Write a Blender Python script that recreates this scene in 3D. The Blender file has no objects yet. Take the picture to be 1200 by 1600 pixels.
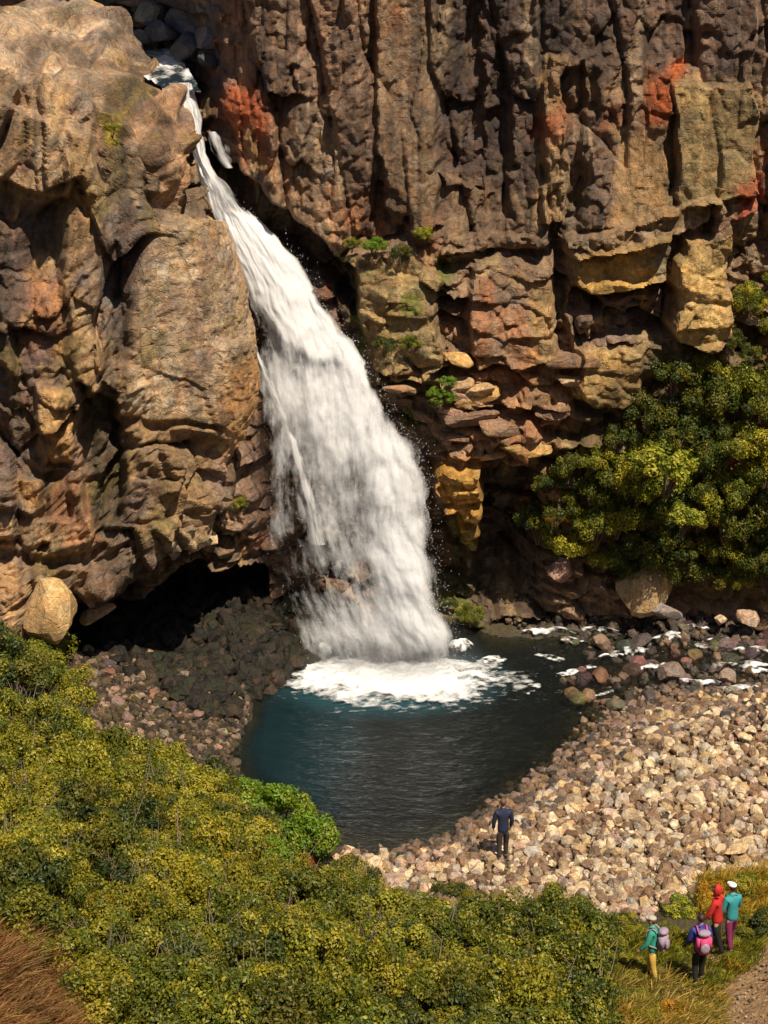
import bpy, bmesh, math, random
import numpy as np
from mathutils import Vector, Matrix
R = math.radians
random.seed(7); rng = np.random.default_rng(7)
scene = bpy.context.scene
col = scene.collection

# ------------------------------------------------------------------ camera
CY, CZ, F, PITCH = -52.0, 24.6, 2790.0, R(20)
cam_d = bpy.data.cameras.new('camera'); cam = bpy.data.objects.new('camera', cam_d); col.objects.link(cam)
cam.location = (0, CY, CZ); cam.rotation_euler = (R(90)-PITCH, 0, 0)
cam_d.sensor_fit = 'VERTICAL'; cam_d.sensor_height = 32; cam_d.lens = 32*F/1600.0
cam_d.clip_end = 3000; scene.camera = cam
scene.render.resolution_x = 768; scene.render.resolution_y = 1024
cp, sp = math.cos(PITCH), math.sin(PITCH)
def proj(x, y, z):
    dy, dz = y-CY, z-CZ
    d = dy*cp - dz*sp
    up = dy*sp + dz*cp
    return 600+F*x/d, 800-F*up/d
def ray(px, py):
    a, b = (px-600)/F, (800-py)/F
    return a, cp+b*sp, -sp+b*cp
def at(px, py, y):
    a, b, c = ray(px, py); t = (y-CY)/b
    return np.array([a*t, y, CZ+c*t])
def atz(px, py, z):
    a, b, c = ray(px, py); t = (z-CZ)/c
    return np.array([a*t, CY+b*t, z])

# ------------------------------------------------------------------ noise
def h2(ix, iy, seed):
    n = (ix.astype(np.int64)*374761393 + iy.astype(np.int64)*668265263 + seed*974634777) & 0xffffffff
    n = ((n ^ (n >> 13))*1274126177) & 0xffffffff
    n = ((n ^ (n >> 16))*2246822519) & 0xffffffff
    return ((n ^ (n >> 15)) & 0xffffff)/float(0xffffff)
def vn(x, y, seed=0):
    x = np.asarray(x, float); y = np.asarray(y, float)
    ix, iy = np.floor(x), np.floor(y); fx, fy = x-ix, y-iy
    fx = fx*fx*fx*(fx*(fx*6-15)+10); fy = fy*fy*fy*(fy*(fy*6-15)+10)
    a = h2(ix, iy, seed); b = h2(ix+1, iy, seed); c = h2(ix, iy+1, seed); d = h2(ix+1, iy+1, seed)
    return (a+(b-a)*fx)*(1-fy)+(c+(d-c)*fx)*fy - .5
def fbm(x, y, seed=0, o=4):
    s = 0; a = 1.0
    for k in range(o):
        s = s + a*vn(x*2**k+k*17.3, y*2**k-k*9.1, seed+k); a *= .5
    return s
def voro(x, y, seed):
    ix, iy = np.floor(x), np.floor(y)
    f1 = np.full(x.shape, 9.); f2 = np.full(x.shape, 9.)
    cx = np.zeros(x.shape); cy = np.zeros(x.shape); dx1 = np.zeros(x.shape); dy1 = np.zeros(x.shape)
    for i in (-1, 0, 1):
        for j in (-1, 0, 1):
            jx, jy = ix+i, iy+j
            dx = jx+.1+.8*h2(jx, jy, seed)-x; dy = jy+.1+.8*h2(jx, jy, seed+5)-y
            d = dx*dx+dy*dy
            m = d < f1
            f2 = np.where(m, f1, np.minimum(f2, d)); f1 = np.where(m, d, f1)
            cx = np.where(m, jx, cx); cy = np.where(m, jy, cy); dx1 = np.where(m, dx, dx1); dy1 = np.where(m, dy, dy1)
    return np.sqrt(f1), np.sqrt(f2), cx, cy, dx1, dy1
def sm(a, b, x):
    t = np.clip((x-a)/(b-a), 0, 1); return t*t*(3-2*t)
def facets(u, v, su, sv, seed, off, tilt, crack, warp=.35):
    uu = u/su + warp*fbm(u/su*1.3, v/sv*1.3, seed+31, 3); vv = v/sv + warp*fbm(u/su*1.3+50, v/sv*1.3, seed+37, 3)
    f1, f2, cx, cy, dx, dy = voro(uu, vv, seed)
    h = (h2(cx, cy, seed+11)-.5)*2*off
    h = h + (h2(cx, cy, seed+12)-.5)*2*tilt*dx + (h2(cx, cy, seed+13)-.5)*2*tilt*dy
    h = h - crack*(1-sm(0, .16, f2-f1))
    return h, h2(cx, cy, seed+14)
def blur(D, n=1):
    for _ in range(n):
        E = np.pad(D, 1, mode='edge'); D = (E[:-2, 1:-1]+E[2:, 1:-1]+E[1:-1, :-2]+E[1:-1, 2:]+2*E[1:-1, 1:-1])/6
    return D
class TPS:
    def __init__(s, P, V, reg=1e-4):
        P = np.array(P, float); V = np.array(V, float); n = len(P); s.P = P
        K = s.k(P[:, None, :]-P[None, :, :]) + reg*np.eye(n)
        A = np.zeros((n+3, n+3)); A[:n, :n] = K; A[:n, n] = 1; A[:n, n+1:] = P; A[n, :n] = 1; A[n+1:, :n] = P.T
        s.w = np.linalg.solve(A, np.concatenate([V, [0, 0, 0]])); s.n = n
    def k(s, d):
        r2 = (d**2).sum(-1)+1e-12; return .5*r2*np.log(r2)
    def __call__(s, x, y):
        x = np.asarray(x, float); y = np.asarray(y, float)
        o = s.w[s.n]+s.w[s.n+1]*x+s.w[s.n+2]*y
        for i in range(s.n):
            r2 = (x-s.P[i, 0])**2+(y-s.P[i, 1])**2+1e-12
            o = o + s.w[i]*.5*r2*np.log(r2)
        return o
def polymask(px, py, pts, soft):
    """1 inside the polygon, falling to 0 over `soft` outside its border"""
    out = np.zeros(px.shape); P = np.array(pts, float)
    m = (px > P[:, 0].min()-soft) & (px < P[:, 0].max()+soft) & (py > P[:, 1].min()-soft) & (py < P[:, 1].max()+soft)
    if not m.any(): return out
    x = px[m]; y = py[m]; ins = np.zeros(x.shape, bool); dist = np.full(x.shape, 1e9)
    for i in range(len(P)):
        x0, y0 = P[i]; x1, y1 = P[(i+1) % len(P)]
        c = ((y0 > y) != (y1 > y)) & (x < (x1-x0)*(y-y0)/((y1-y0) if y1 != y0 else 1e-9)+x0)
        ins ^= c
        ex, ey = x1-x0, y1-y0; L = ex*ex+ey*ey+1e-9
        t = np.clip(((x-x0)*ex+(y-y0)*ey)/L, 0, 1)
        dist = np.minimum(dist, np.hypot(x-x0-t*ex, y-y0-t*ey))
    sd = np.where(ins, dist, -dist)
    out[m] = sm(-soft*.5, soft*.5, sd)
    return out

# ------------------------------------------------------------------ objects
def tag(o, label=None, cat=None, group=None, kind=None):
    if label: o['label'] = label
    if cat: o['category'] = cat
    if group: o['group'] = group
    if kind: o['kind'] = kind
    return o
def link(name, me, mat=None, parent=None):
    o = bpy.data.objects.new(name, me); col.objects.link(o)
    if mat and me is not None and len(me.materials) == 0: me.materials.append(mat)
    if parent: o.parent = parent
    return o
def empty(name, loc=(0, 0, 0), rz=0):
    o = bpy.data.objects.new(name, None); col.objects.link(o); o.location = loc; o.rotation_euler = (0, 0, rz)
    o.empty_display_size = .2; return o
def mesh(name, V, Fc, colr=None, smooth=False, extra=None):
    me = bpy.data.meshes.new(name)
    V = np.asarray(V, np.float32); Fc = np.asarray(Fc, np.int32); k = Fc.shape[1]
    me.vertices.add(len(V)); me.vertices.foreach_set('co', V.ravel())
    me.loops.add(Fc.size); me.loops.foreach_set('vertex_index', Fc.ravel())
    me.polygons.add(len(Fc)); me.polygons.foreach_set('loop_start', np.arange(0, Fc.size, k, dtype=np.int32))
    me.polygons.foreach_set('use_smooth', np.full(len(Fc), smooth))
    me.update(calc_edges=True); me.validate()
    if colr is not None:
        c = np.asarray(colr, np.float32)
        if c.shape[1] == 3: c = np.concatenate([c, np.ones((len(c), 1), np.float32)], 1)
        a = me.attributes.new('Col', 'FLOAT_COLOR', 'POINT'); a.data.foreach_set('color', c.ravel())
    if extra:
        for nm, arr in extra.items():
            arr = np.asarray(arr, np.float32)
            if arr.ndim == 1:
                a = me.attributes.new(nm, 'FLOAT', 'POINT'); a.data.foreach_set('value', arr.ravel())
            else:
                a = me.attributes.new(nm, 'FLOAT_VECTOR', 'POINT'); a.data.foreach_set('vector', arr.ravel())
    return me
def gridfaces(nr, nc):
    i = np.arange(nr*nc).reshape(nr, nc)
    return np.stack([i[:-1, :-1], i[:-1, 1:], i[1:, 1:], i[1:, :-1]], -1).reshape(-1, 4)

# ------------------------------------------------------------------ materials
class NT:
    def __init__(s, name):
        s.m = bpy.data.materials.new(name); s.m.use_nodes = True; s.t = s.m.node_tree
        s.t.nodes.clear(); s.out = s.n('ShaderNodeOutputMaterial')
    def n(s, typ, ins=None, **kw):
        nd = s.t.nodes.new(typ)
        for k, v in kw.items(): setattr(nd, k, v)
        for k, v in (ins or {}).items():
            if isinstance(v, bpy.types.NodeSocket): s.t.links.new(v, nd.inputs[k])
            else: nd.inputs[k].default_value = v
        return nd
    def attr(s, nm): return s.n('ShaderNodeAttribute', attribute_name=nm)
    def coord(s): return s.n('ShaderNodeTexCoord').outputs['Object']
    def geo(s): return s.n('ShaderNodeNewGeometry').outputs['Position']
    def mapr(s, v, a, b, c, d):
        return s.n('ShaderNodeMapRange', {0: v, 1: a, 2: b, 3: c, 4: d}).outputs[0]
    def noise(s, vec, sc, det=4, ro=.55, **k):
        return s.n('ShaderNodeTexNoise', dict({'Vector': vec, 'Scale': sc, 'Detail': det, 'Roughness': ro}, **k)).outputs[0]
    def mix(s, f, a, b, bt='MIX'):
        nd = s.t.nodes.new('ShaderNodeMix'); nd.data_type = 'RGBA'; nd.blend_type = bt; nd.clamp_factor = True
        for idx, v in ((0, f), (6, a), (7, b)):
            if isinstance(v, bpy.types.NodeSocket): s.t.links.new(v, nd.inputs[idx])
            else: nd.inputs[idx].default_value = v if idx == 0 or len(v) == 4 else (*v, 1)
        return nd.outputs[2]
    def vm(s, op, a, b):
        return s.n('ShaderNodeVectorMath', {0: a, 1: b}, operation=op).outputs[0]
    def m2(s, op, a, b):
        return s.n('ShaderNodeMath', {0: a, 1: b}, operation=op).outputs[0]
    def fin(s, sh):
        s.t.links.new(sh, s.out.inputs['Surface']); return s.m
    def bsdf(s, **k):
        return s.n('ShaderNodeBsdfPrincipled', {kk.replace('_', ' '): v for kk, v in k.items()}).outputs[0]

def mat_rock(name, src='Col', gain=1.0, fine=1.0):
    t = NT(name); g = t.geo()
    if src == 'Col':
        a = t.attr('Col'); c = a.outputs['Color']; wet = a.outputs['Alpha']
    else:
        oi = t.n('ShaderNodeObjectInfo'); c = oi.outputs['Color']; wet = oi.outputs['Alpha']
    n1 = t.noise(g, 1.3, 6, .65); n2 = t.noise(g, 7, 5, .7)
    sv = t.vm('MULTIPLY', g, (5, 5, .9)); n3 = t.noise(sv, 1, 5, .65)       # vertical weather streaks
    n4 = t.noise(g, 26, 3, .6)
    f = t.m2('MULTIPLY', t.mapr(n1, .3, .7, .62, 1.34), t.mapr(n2, .25, .75, .55, 1.42))
    f = t.m2('MULTIPLY', f, t.mapr(n3, .3, .7, .72, 1.26))
    f = t.m2('MULTIPLY', f, t.mapr(n4, .3, .7, .8, 1.2))
    f = t.m2('MULTIPLY', f, gain)
    cc = t.vm('MULTIPLY', c, t.n('ShaderNodeCombineXYZ', {0: f, 1: f, 2: f}).outputs[0])
    hue = t.noise(g, 2.3, 4, .6)
    cc = t.mix(t.mapr(hue, .35, .7, 0, .55), cc, t.mix(1.0, cc, (1.35, .92, .55), 'MULTIPLY'))
    gr = t.noise(t.vm('ADD', g, (31, 7, 3)), 1.7, 5, .65)
    cc = t.mix(t.mapr(gr, .52, .68, 0, .6), cc, t.mix(1.0, cc, (.72, .85, 1.15), 'MULTIPLY'))
    wv = t.vm('ADD', g, t.vm('MULTIPLY', t.n('ShaderNodeTexNoise', {'Vector': g, 'Scale': 2.0, 'Detail': 3.}).outputs['Color'], (.5, .5, .5)))
    vo = t.n('ShaderNodeTexVoronoi', {'Vector': t.vm('MULTIPLY', wv, (1, 1, .6)), 'Scale': 2.6}, feature='DISTANCE_TO_EDGE').outputs[0]
    cr = t.m2('MULTIPLY', t.mapr(vo, 0, .035, 0, 1), t.mapr(vo, 0, .035, 0, 1))
    h = t.m2('ADD', t.m2('MULTIPLY', n2, .8), t.m2('MULTIPLY', cr, .3))
    h = t.m2('ADD', h, t.m2('MULTIPLY', t.noise(g, 22, 6, .7), .5))
    b = t.n('ShaderNodeBump', {'Strength': .9, 'Distance': .09, 'Height': h}).outputs[0]
    ro = t.mapr(wet, 0, 1, .28, .88)
    return t.fin(t.bsdf(Base_Color=cc, Roughness=ro, Normal=b))
M_rock = mat_rock('cliff_rock'); M_stone = mat_rock('stone_rock', 'obj'); M_stonev = mat_rock('rubble_rock')

def mat_leaf(name, tr=.25):
    t = NT(name); c = t.attr('Col').outputs['Color']; oi = t.n('ShaderNodeObjectInfo')
    c = t.vm('MULTIPLY', c, oi.outputs['Color'])
    n = t.noise(t.geo(), .55, 3, .6)
    c = t.mix(t.mapr(n, .35, .65, 0, .7), c, t.mix(1.0, c, (1.18, .97, .8), "MULTIPLY"))
    d = t.bsdf(Base_Color=c, Roughness=.5)
    tl = t.n('ShaderNodeBsdfTranslucent', {'Color': c}).outputs[0]
    return t.fin(t.n('ShaderNodeMixShader', {0: tr, 1: d, 2: tl}).outputs[0])
M_leaf = mat_leaf('leaves')
def mat_plain(name, c, ro=.8, bump=0, var=.25, sc=8):
    t = NT(name); g = t.coord(); n = t.noise(g, sc, 4, .6)
    f = t.mapr(n, .3, .7, 1-var, 1+var)
    cc = t.vm('MULTIPLY', (*c,), t.n('ShaderNodeCombineXYZ', {0: f, 1: f, 2: f}).outputs[0])
    kw = dict(Base_Color=cc, Roughness=ro)
    if bump: kw['Normal'] = t.n('ShaderNodeBump', {'Strength': bump, 'Distance': .02, 'Height': n}).outputs[0]
    return t.fin(t.bsdf(**kw))
M_bark = mat_plain('bark', (.12, .08, .05), .9, .5)

def mat_ground():
    t = NT('ground_soil'); g = t.geo(); a = t.attr('Col')
    n = t.noise(g, 3, 6, .7); n2 = t.noise(g, 22, 4, .7)
    f = t.m2('MULTIPLY', t.mapr(n, .3, .7, .6, 1.4), t.mapr(n2, .3, .7, .6, 1.4))
    cc = t.vm('MULTIPLY', a.outputs['Color'], t.n('ShaderNodeCombineXYZ', {0: f, 1: f, 2: f}).outputs[0])
    vo = t.n('ShaderNodeTexVoronoi', {'Vector': g, 'Scale': 9.}).outputs[0]
    h = t.m2('ADD', n2, vo)
    b = t.n('ShaderNodeBump', {'Strength': .9, 'Distance': .06, 'Height': h}).outputs[0]
    return t.fin(t.bsdf(Base_Color=cc, Roughness=.9, Normal=b))
M_ground = mat_ground()

def mat_water():
    t = NT('pool_water'); g = t.geo(); a = t.attr('Col')
    # rings running out from the foot of the fall, plus wind chop
    rel = t.vm('SUBTRACT', g, (.4, .2, 0)); L = t.n('ShaderNodeVectorMath', {0: rel}, operation='LENGTH').outputs['Value']
    ph = t.m2('ADD', t.m2('MULTIPLY', L, 9.0), t.m2('MULTIPLY', t.noise(g, .9, 3, .6), 16.0))
    w = t.m2('SINE', ph, 0.0)
    st = t.vm('MULTIPLY', g, (1, 2.1, 1))
    n1 = t.noise(st, 3.2, 5, .6); n2 = t.noise(st, 9, 3, .6)
    h = t.m2('ADD', t.m2('MULTIPLY', w, .13), t.m2('ADD', t.m2('MULTIPLY', n1, 1.1), t.m2('MULTIPLY', n2, .4)))
    b = t.n('ShaderNodeBump', {'Strength': .6, 'Distance': .11, 'Height': h}).outputs[0]
    body = t.n('ShaderNodeBsdfDiffuse', {'Color': a.outputs['Color'], 'Normal': b}).outputs[0]
    tr = t.n('ShaderNodeBsdfTransparent', {'Color': (.62, .68, .6, 1)}).outputs[0]
    base = t.n('ShaderNodeMixShader', {0: a.outputs['Alpha'], 1: tr, 2: body}).outputs[0]
    gl = t.n('ShaderNodeBsdfGlossy', {'Color': (1, 1, 1, 1), 'Roughness': .12, 'Normal': b}).outputs[0]
    fr = t.n('ShaderNodeFresnel', {'IOR': 1.33, 'Normal': b}).outputs[0]
    return t.fin(t.n('ShaderNodeMixShader', {0: t.m2('MINIMUM', fr, .9), 1: base, 2: gl}).outputs[0])
M_water = mat_water()

def mat_fall():
    t = NT('falling_water'); fl = t.attr('flow').outputs['Vector']; de = t.attr('dens').outputs['Fac']
    s1 = t.noise(t.vm('MULTIPLY', fl, (4.2, .6, 1)), 1, 5, .62)
    s2 = t.noise(t.vm('MULTIPLY', fl, (17.0, 2.0, 1)), 1, 4, .65)
    s3 = t.noise(t.vm('MULTIPLY', fl, (1.5, .75, 1)), 1, 4, .6)
    s4 = t.noise(t.vm('MULTIPLY', fl, (9.0, 5.5, 1)), 1, 4, .7)
    s = t.m2('ADD', t.m2('MULTIPLY', s1, .68), t.m2('ADD', t.m2('MULTIPLY', s2, .26), t.m2('ADD', t.m2('MULTIPLY', s3, .5), t.m2('MULTIPLY', s4, .14))))
    a = t.mapr(t.m2('ADD', s, de), 1.12, 1.42, 0, 1)
    a = t.n('ShaderNodeMath', {0: t.m2('MULTIPLY', a, t.mapr(de, .15, .8, .55, 1.0))}, operation='ADD', use_clamp=True)
    a.inputs[1].default_value = 0
    b = t.n('ShaderNodeBump', {'Strength': .5, 'Distance': .12, 'Height': s}).outputs[0]
    d = t.n('ShaderNodeBsdfDiffuse', {'Color': (.86, .87, .9, 1), 'Normal': b}).outputs[0]
    tl = t.n('ShaderNodeBsdfTranslucent', {'Color': (.8, .83, .88, 1)}).outputs[0]
    wsh = t.n('ShaderNodeMixShader', {0: .3, 1: d, 2: tl}).outputs[0]
    tr = t.n('ShaderNodeBsdfTransparent', {'Color': (1, 1, 1, 1)}).outputs[0]
    return t.fin(t.n('ShaderNodeMixShader', {0: a.outputs[0], 1: tr, 2: wsh}).outputs[0])
M_fall = mat_fall()
def mat_foam():
    t = NT('foam_white'); g = t.geo(); de = t.attr('dens').outputs['Fac']
    s = t.noise(t.vm('MULTIPLY', g, (1, 1.6, 1)), 3.0, 7, .68); v = t.noise(g, 13, 4, .7)
    a = t.mapr(t.m2('ADD', t.m2('ADD', t.m2('MULTIPLY', s, .75), t.m2('MULTIPLY', v, .25)), de), .86, 1.22, 0, 1)
    b = t.n('ShaderNodeBump', {'Strength': .7, 'Distance': .08, 'Height': s}).outputs[0]
    d = t.bsdf(Base_Color=(.88, .9, .92, 1), Roughness=.6, Normal=b)
    tr = t.n('ShaderNodeBsdfTransparent').outputs[0]
    return t.fin(t.n('ShaderNodeMixShader', {0: a, 1: tr, 2: d}).outputs[0])
M_foam = mat_foam()
M_drop = mat_plain('spray_drops', (.85, .87, .9), .4, 0, .05)

# ------------------------------------------------------------------ back cliff
ctrl = [(250,-80,8),(100,60,14),(250,60,12),(300,110,10),(345,60,7),(360,160,5.8),(450,-50,4.8),(450,100,4.6),(450,250,4.4),(400,230,4.8),(560,330,4.2),
 (600,-50,4.4),(600,150,4.2),(680,200,4.0),(720,100,4.8),(760,200,4.8),(820,260,4.5),(875,200,4.0),(950,-50,4.6),(950,200,4.0),(1050,200,3.5),(1190,-50,3.6),(1190,150,3.2),(1190,320,3.0),
 (600,450,3.3),(640,560,3.1),(780,480,3.4),(960,420,2.8),(1090,450,2.5),(1190,520,3.2),(750,620,3.0),(850,600,2.7),(950,580,2.6),(1050,620,2.8),
 (710,770,3.3),(780,830,5.2),(620,800,5.2),(500,700,5.6),(500,900,6.2),(450,1000,6.2),(600,1000,5.5),(650,930,4.9),(720,950,4.1),(720,1000,4.0),(850,800,3.6),(1000,750,2.9),(1150,700,2.7),
 (900,920,4.0),(1050,930,4.2),(1190,930,3.6),(900,1000,4),(1190,1000,4),(380,700,3.6),(380,820,3.0),(340,860,2.8),(200,800,4),(0,900,5),(-100,500,6),(200,1000,5),(1500,300,2),(1500,900,2),(400,480,5.2),(340,330,5.8)]
cl_tps = TPS([(a/1000, b/1000) for a, b, c in ctrl], [c for a, b, c in ctrl], 2e-5)
# name-less relief pieces: polygon, depth change (m, + is deeper), edge softness (px)
CR = [
 ([(300,220),(345,235),(380,275),(440,330),(505,375),(560,425),(555,480),(500,440),(440,395),(340,330),(300,260)],1.9,14),
 ([(350,-60),(575,-60),(575,330),(540,395),(440,320),(365,250),(345,120)],-.5,12),
 ([(585,-60),(682,-60),(684,350),(640,372),(600,330)],-.55,8),
 ([(686,-60),(755,-60),(757,250),(750,300),(690,265)],.5,7),
 ([(860,85),(884,85),(884,345),(850,345),(846,250)],-.55,7),
 ([(884,100),(915,100),(905,350),(884,350)],.5,7),
 ([(757,170),(800,160),(800,345),(760,335)],.45,8),
 ([(930,100),(1050,90),(1052,330),(905,360),(925,240)],-.3,9),
 ([(1054,130),(1178,120),(1180,300),(1056,318)],-.65,8),
 ([(1178,-60),(1215,-60),(1215,340),(1182,330)],.5,8),
 ([(1040,180),(1056,180),(1058,300),(1046,310)],.5,6),
 ([(880,378),(1110,300),(1125,322),(1040,372),(900,400)],-.75,7),
 ([(888,395),(1038,362),(1045,440),(900,462)],-.45,8),
 ([(890,460),(1045,442),(1050,520),(900,540)],.75,9),
 ([(905,470),(925,480),(922,530),(900,560)],-.7,6),
 ([(940,470),(1040,455),(1030,480),(945,492)],-.6,6),
 ([(1060,372),(1132,350),(1135,530),(1100,548),(1058,530)],-.85,7),
 ([(1040,362),(1060,372),(1058,520),(1044,520)],.6,6),
 ([(1136,340),(1215,330),(1215,450),(1136,500)],.7,10),
 ([(690,365),(860,360),(862,385),(690,392)],-.35,6),
 ([(690,395),(770,395),(740,420),(690,430)],.4,6),
 ([(742,410),(800,402),(860,420),(866,560),(740,575),(735,480)],-.7,9),
 ([(690,450),(740,440),(738,575),(690,560)],.3,8),
 ([(868,340),(886,340),(890,600),(872,600)],.7,7),
 ([(540,400),(640,385),(688,430),(686,560),(660,590),(590,585),(565,500),(545,450)],-.6,12),
 ([(690,262),(755,258),(750,290),(695,292)],-.35,6),
 ([(588,596),(660,600),(650,622),(596,624)],-.5,6),
 ([(900,545),(1000,550),(1000,620),(920,635),(895,600)],-.6,9),
 ([(700,590),(760,580),(770,640),(720,650)],-.4,8),
 ([(680,725),(745,720),(756,790),(748,850),(728,850),(712,790),(676,780)],-1.2,8),
 ([(640,640),(860,660),(820,720),(700,700),(640,690)],-.3,10),
 ([(758,700),(840,740),(830,880),(770,960),(740,960),(745,870)],1.0,14),
 ([(670,790),(715,800),(745,960),(700,930),(660,860)],.9,12),
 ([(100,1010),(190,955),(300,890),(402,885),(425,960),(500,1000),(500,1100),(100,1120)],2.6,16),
 ([(345,640),(400,560),(405,880),(335,885),(350,770)],-.2,14),
]
def C(*c): return c
# colour pieces, rock tones with some recess shade and lit edges painted in: polygon, colour, strength, softness
CC = [
 ([(340,-60),(700,-60),(700,380),(560,430),(340,250)],C(.235,.155,.105),.8,20),
 ([(585,-20),(682,-20),(684,350),(600,330)],C(.30,.21,.125),.6,10),
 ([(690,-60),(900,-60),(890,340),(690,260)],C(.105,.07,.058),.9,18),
 ([(900,-60),(1210,-60),(1210,110),(900,120)],C(.15,.10,.075),.85,25),
 ([(855,85),(884,85),(884,345),(835,345),(840,260)],C(.40,.27,.13),.7,9),
 ([(835,185),(880,165),(878,215),(838,225)],C(.36,.07,.02),.7,10),
 ([(352,140),(405,140),(425,215),(415,260),(385,230),(350,190)],C(.42,.10,.025),.8,16),
 ([(366,195),(390,200),(425,262),(400,262)],C(.48,.34,.15),.8,9),
 ([(430,250),(580,300),(580,350),(520,360),(470,320),(420,290)],C(.40,.17,.07),.7,18),
 ([(1000,180),(1020,130),(1060,90),(1075,90),(1055,150),(1040,190)],C(.50,.12,.02),.9,14),
 ([(930,190),(1020,130),(1040,180),(1020,210),(930,210)],C(.26,.09,.05),.7,16),
 ([(960,205),(1050,200),(1050,330),(960,345)],C(.42,.28,.13),.8,14),
 ([(1056,130),(1180,120),(1180,310),(1056,318)],C(.30,.225,.10),.8,14),
 ([(1150,290),(1195,275),(1195,320),(1145,345)],C(.45,.07,.03),.8,12),
 ([(900,210),(960,210),(960,340),(900,345)],C(.20,.14,.11),.7,12),
 ([(880,378),(1110,300),(1125,322),(1040,372),(900,400)],C(.46,.33,.18),.8,10),
 ([(888,395),(1038,362),(1045,440),(900,462)],C(.52,.34,.10),.9,9),
 ([(1058,372),(1132,355),(1135,535),(1058,535)],C(.52,.37,.14),.9,8),
 ([(1000,380),(1050,370),(1050,430),(1020,440)],C(.12,.13,.12),.6,10),
 ([(690,360),(870,360),(870,580),(690,580)],C(.22,.155,.105),.7,14),
 ([(820,440),(866,440),(866,560),(828,560)],C(.42,.29,.12),.7,10),  # right edge of the block painted lighter, as if lit
 ([(890,460),(1050,442),(1050,545),(890,545)],C(.17,.12,.10),.7,10),
 ([(540,400),(688,400),(688,600),(560,590)],C(.30,.23,.10),.8,14),
 ([(545,500),(600,510),(600,560),(560,560)],C(.36,.22,.06),.6,14),
 ([(695,560),(900,560),(900,720),(700,720)],C(.36,.22,.12),.8,20),
 ([(895,545),(1000,545),(1000,635),(900,640)],C(.50,.35,.13),.8,12),
 ([(800,640),(860,640),(840,740),(790,740)],C(.42,.20,.09),.7,16),
 ([(676,720),(756,715),(756,850),(720,850)],C(.52,.30,.06),.9,9),
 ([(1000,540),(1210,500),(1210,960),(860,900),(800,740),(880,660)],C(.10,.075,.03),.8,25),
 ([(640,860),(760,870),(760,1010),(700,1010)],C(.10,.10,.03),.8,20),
 ([(760,700),(850,750),(850,960),(740,980),(740,860)],C(.055,.04,.03),.8,20),  # cleft painted near black, as shade
 ([(300,230),(350,235),(560,425),(560,520),(480,500),(340,330)],C(.05,.04,.032),.9,12),  # wet gully, darkened further to paint the overhang's shade
 ([(400,400),(560,500),(680,800),(700,1060),(380,1060),(380,560)],C(.19,.13,.10),.9,22),
 ([(100,1010),(190,955),(300,890),(402,885),(425,960),(500,1000),(500,1100),(100,1120)],C(.05,.038,.025),.9,14),  # cave wall painted near black, as shade
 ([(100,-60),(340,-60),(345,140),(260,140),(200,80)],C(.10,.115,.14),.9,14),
]
def cliff_y0(px, py):
    return np.clip(cl_tps(np.clip(px, -400, 1650)/1000, np.clip(py, -150, 1080)/1000), 1.0, 15)
def feats(px, py, L):
    o = np.zeros(px.shape)
    for P, d, s in L: o = o + d*polymask(px, py, P, s)
    return o
def paint(px, py, base, L):
    c = base.copy()
    for P, cc, st, s in L:
        m = (polymask(px, py, P, s*1.6)*st)[..., None]
        c = c*(1-m)+np.array(cc)*m
    return c
def axis(lo, hi, st, LO, HI, grow=1.18):
    a = list(np.arange(lo, hi, st)); s = st
    while a[-1] < HI: s *= grow; a.append(a[-1]+s)
    s = st; b = []
    x = lo
    while x > LO: s *= grow; x -= s; b.append(x)
    return np.array(b[::-1]+a)
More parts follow.
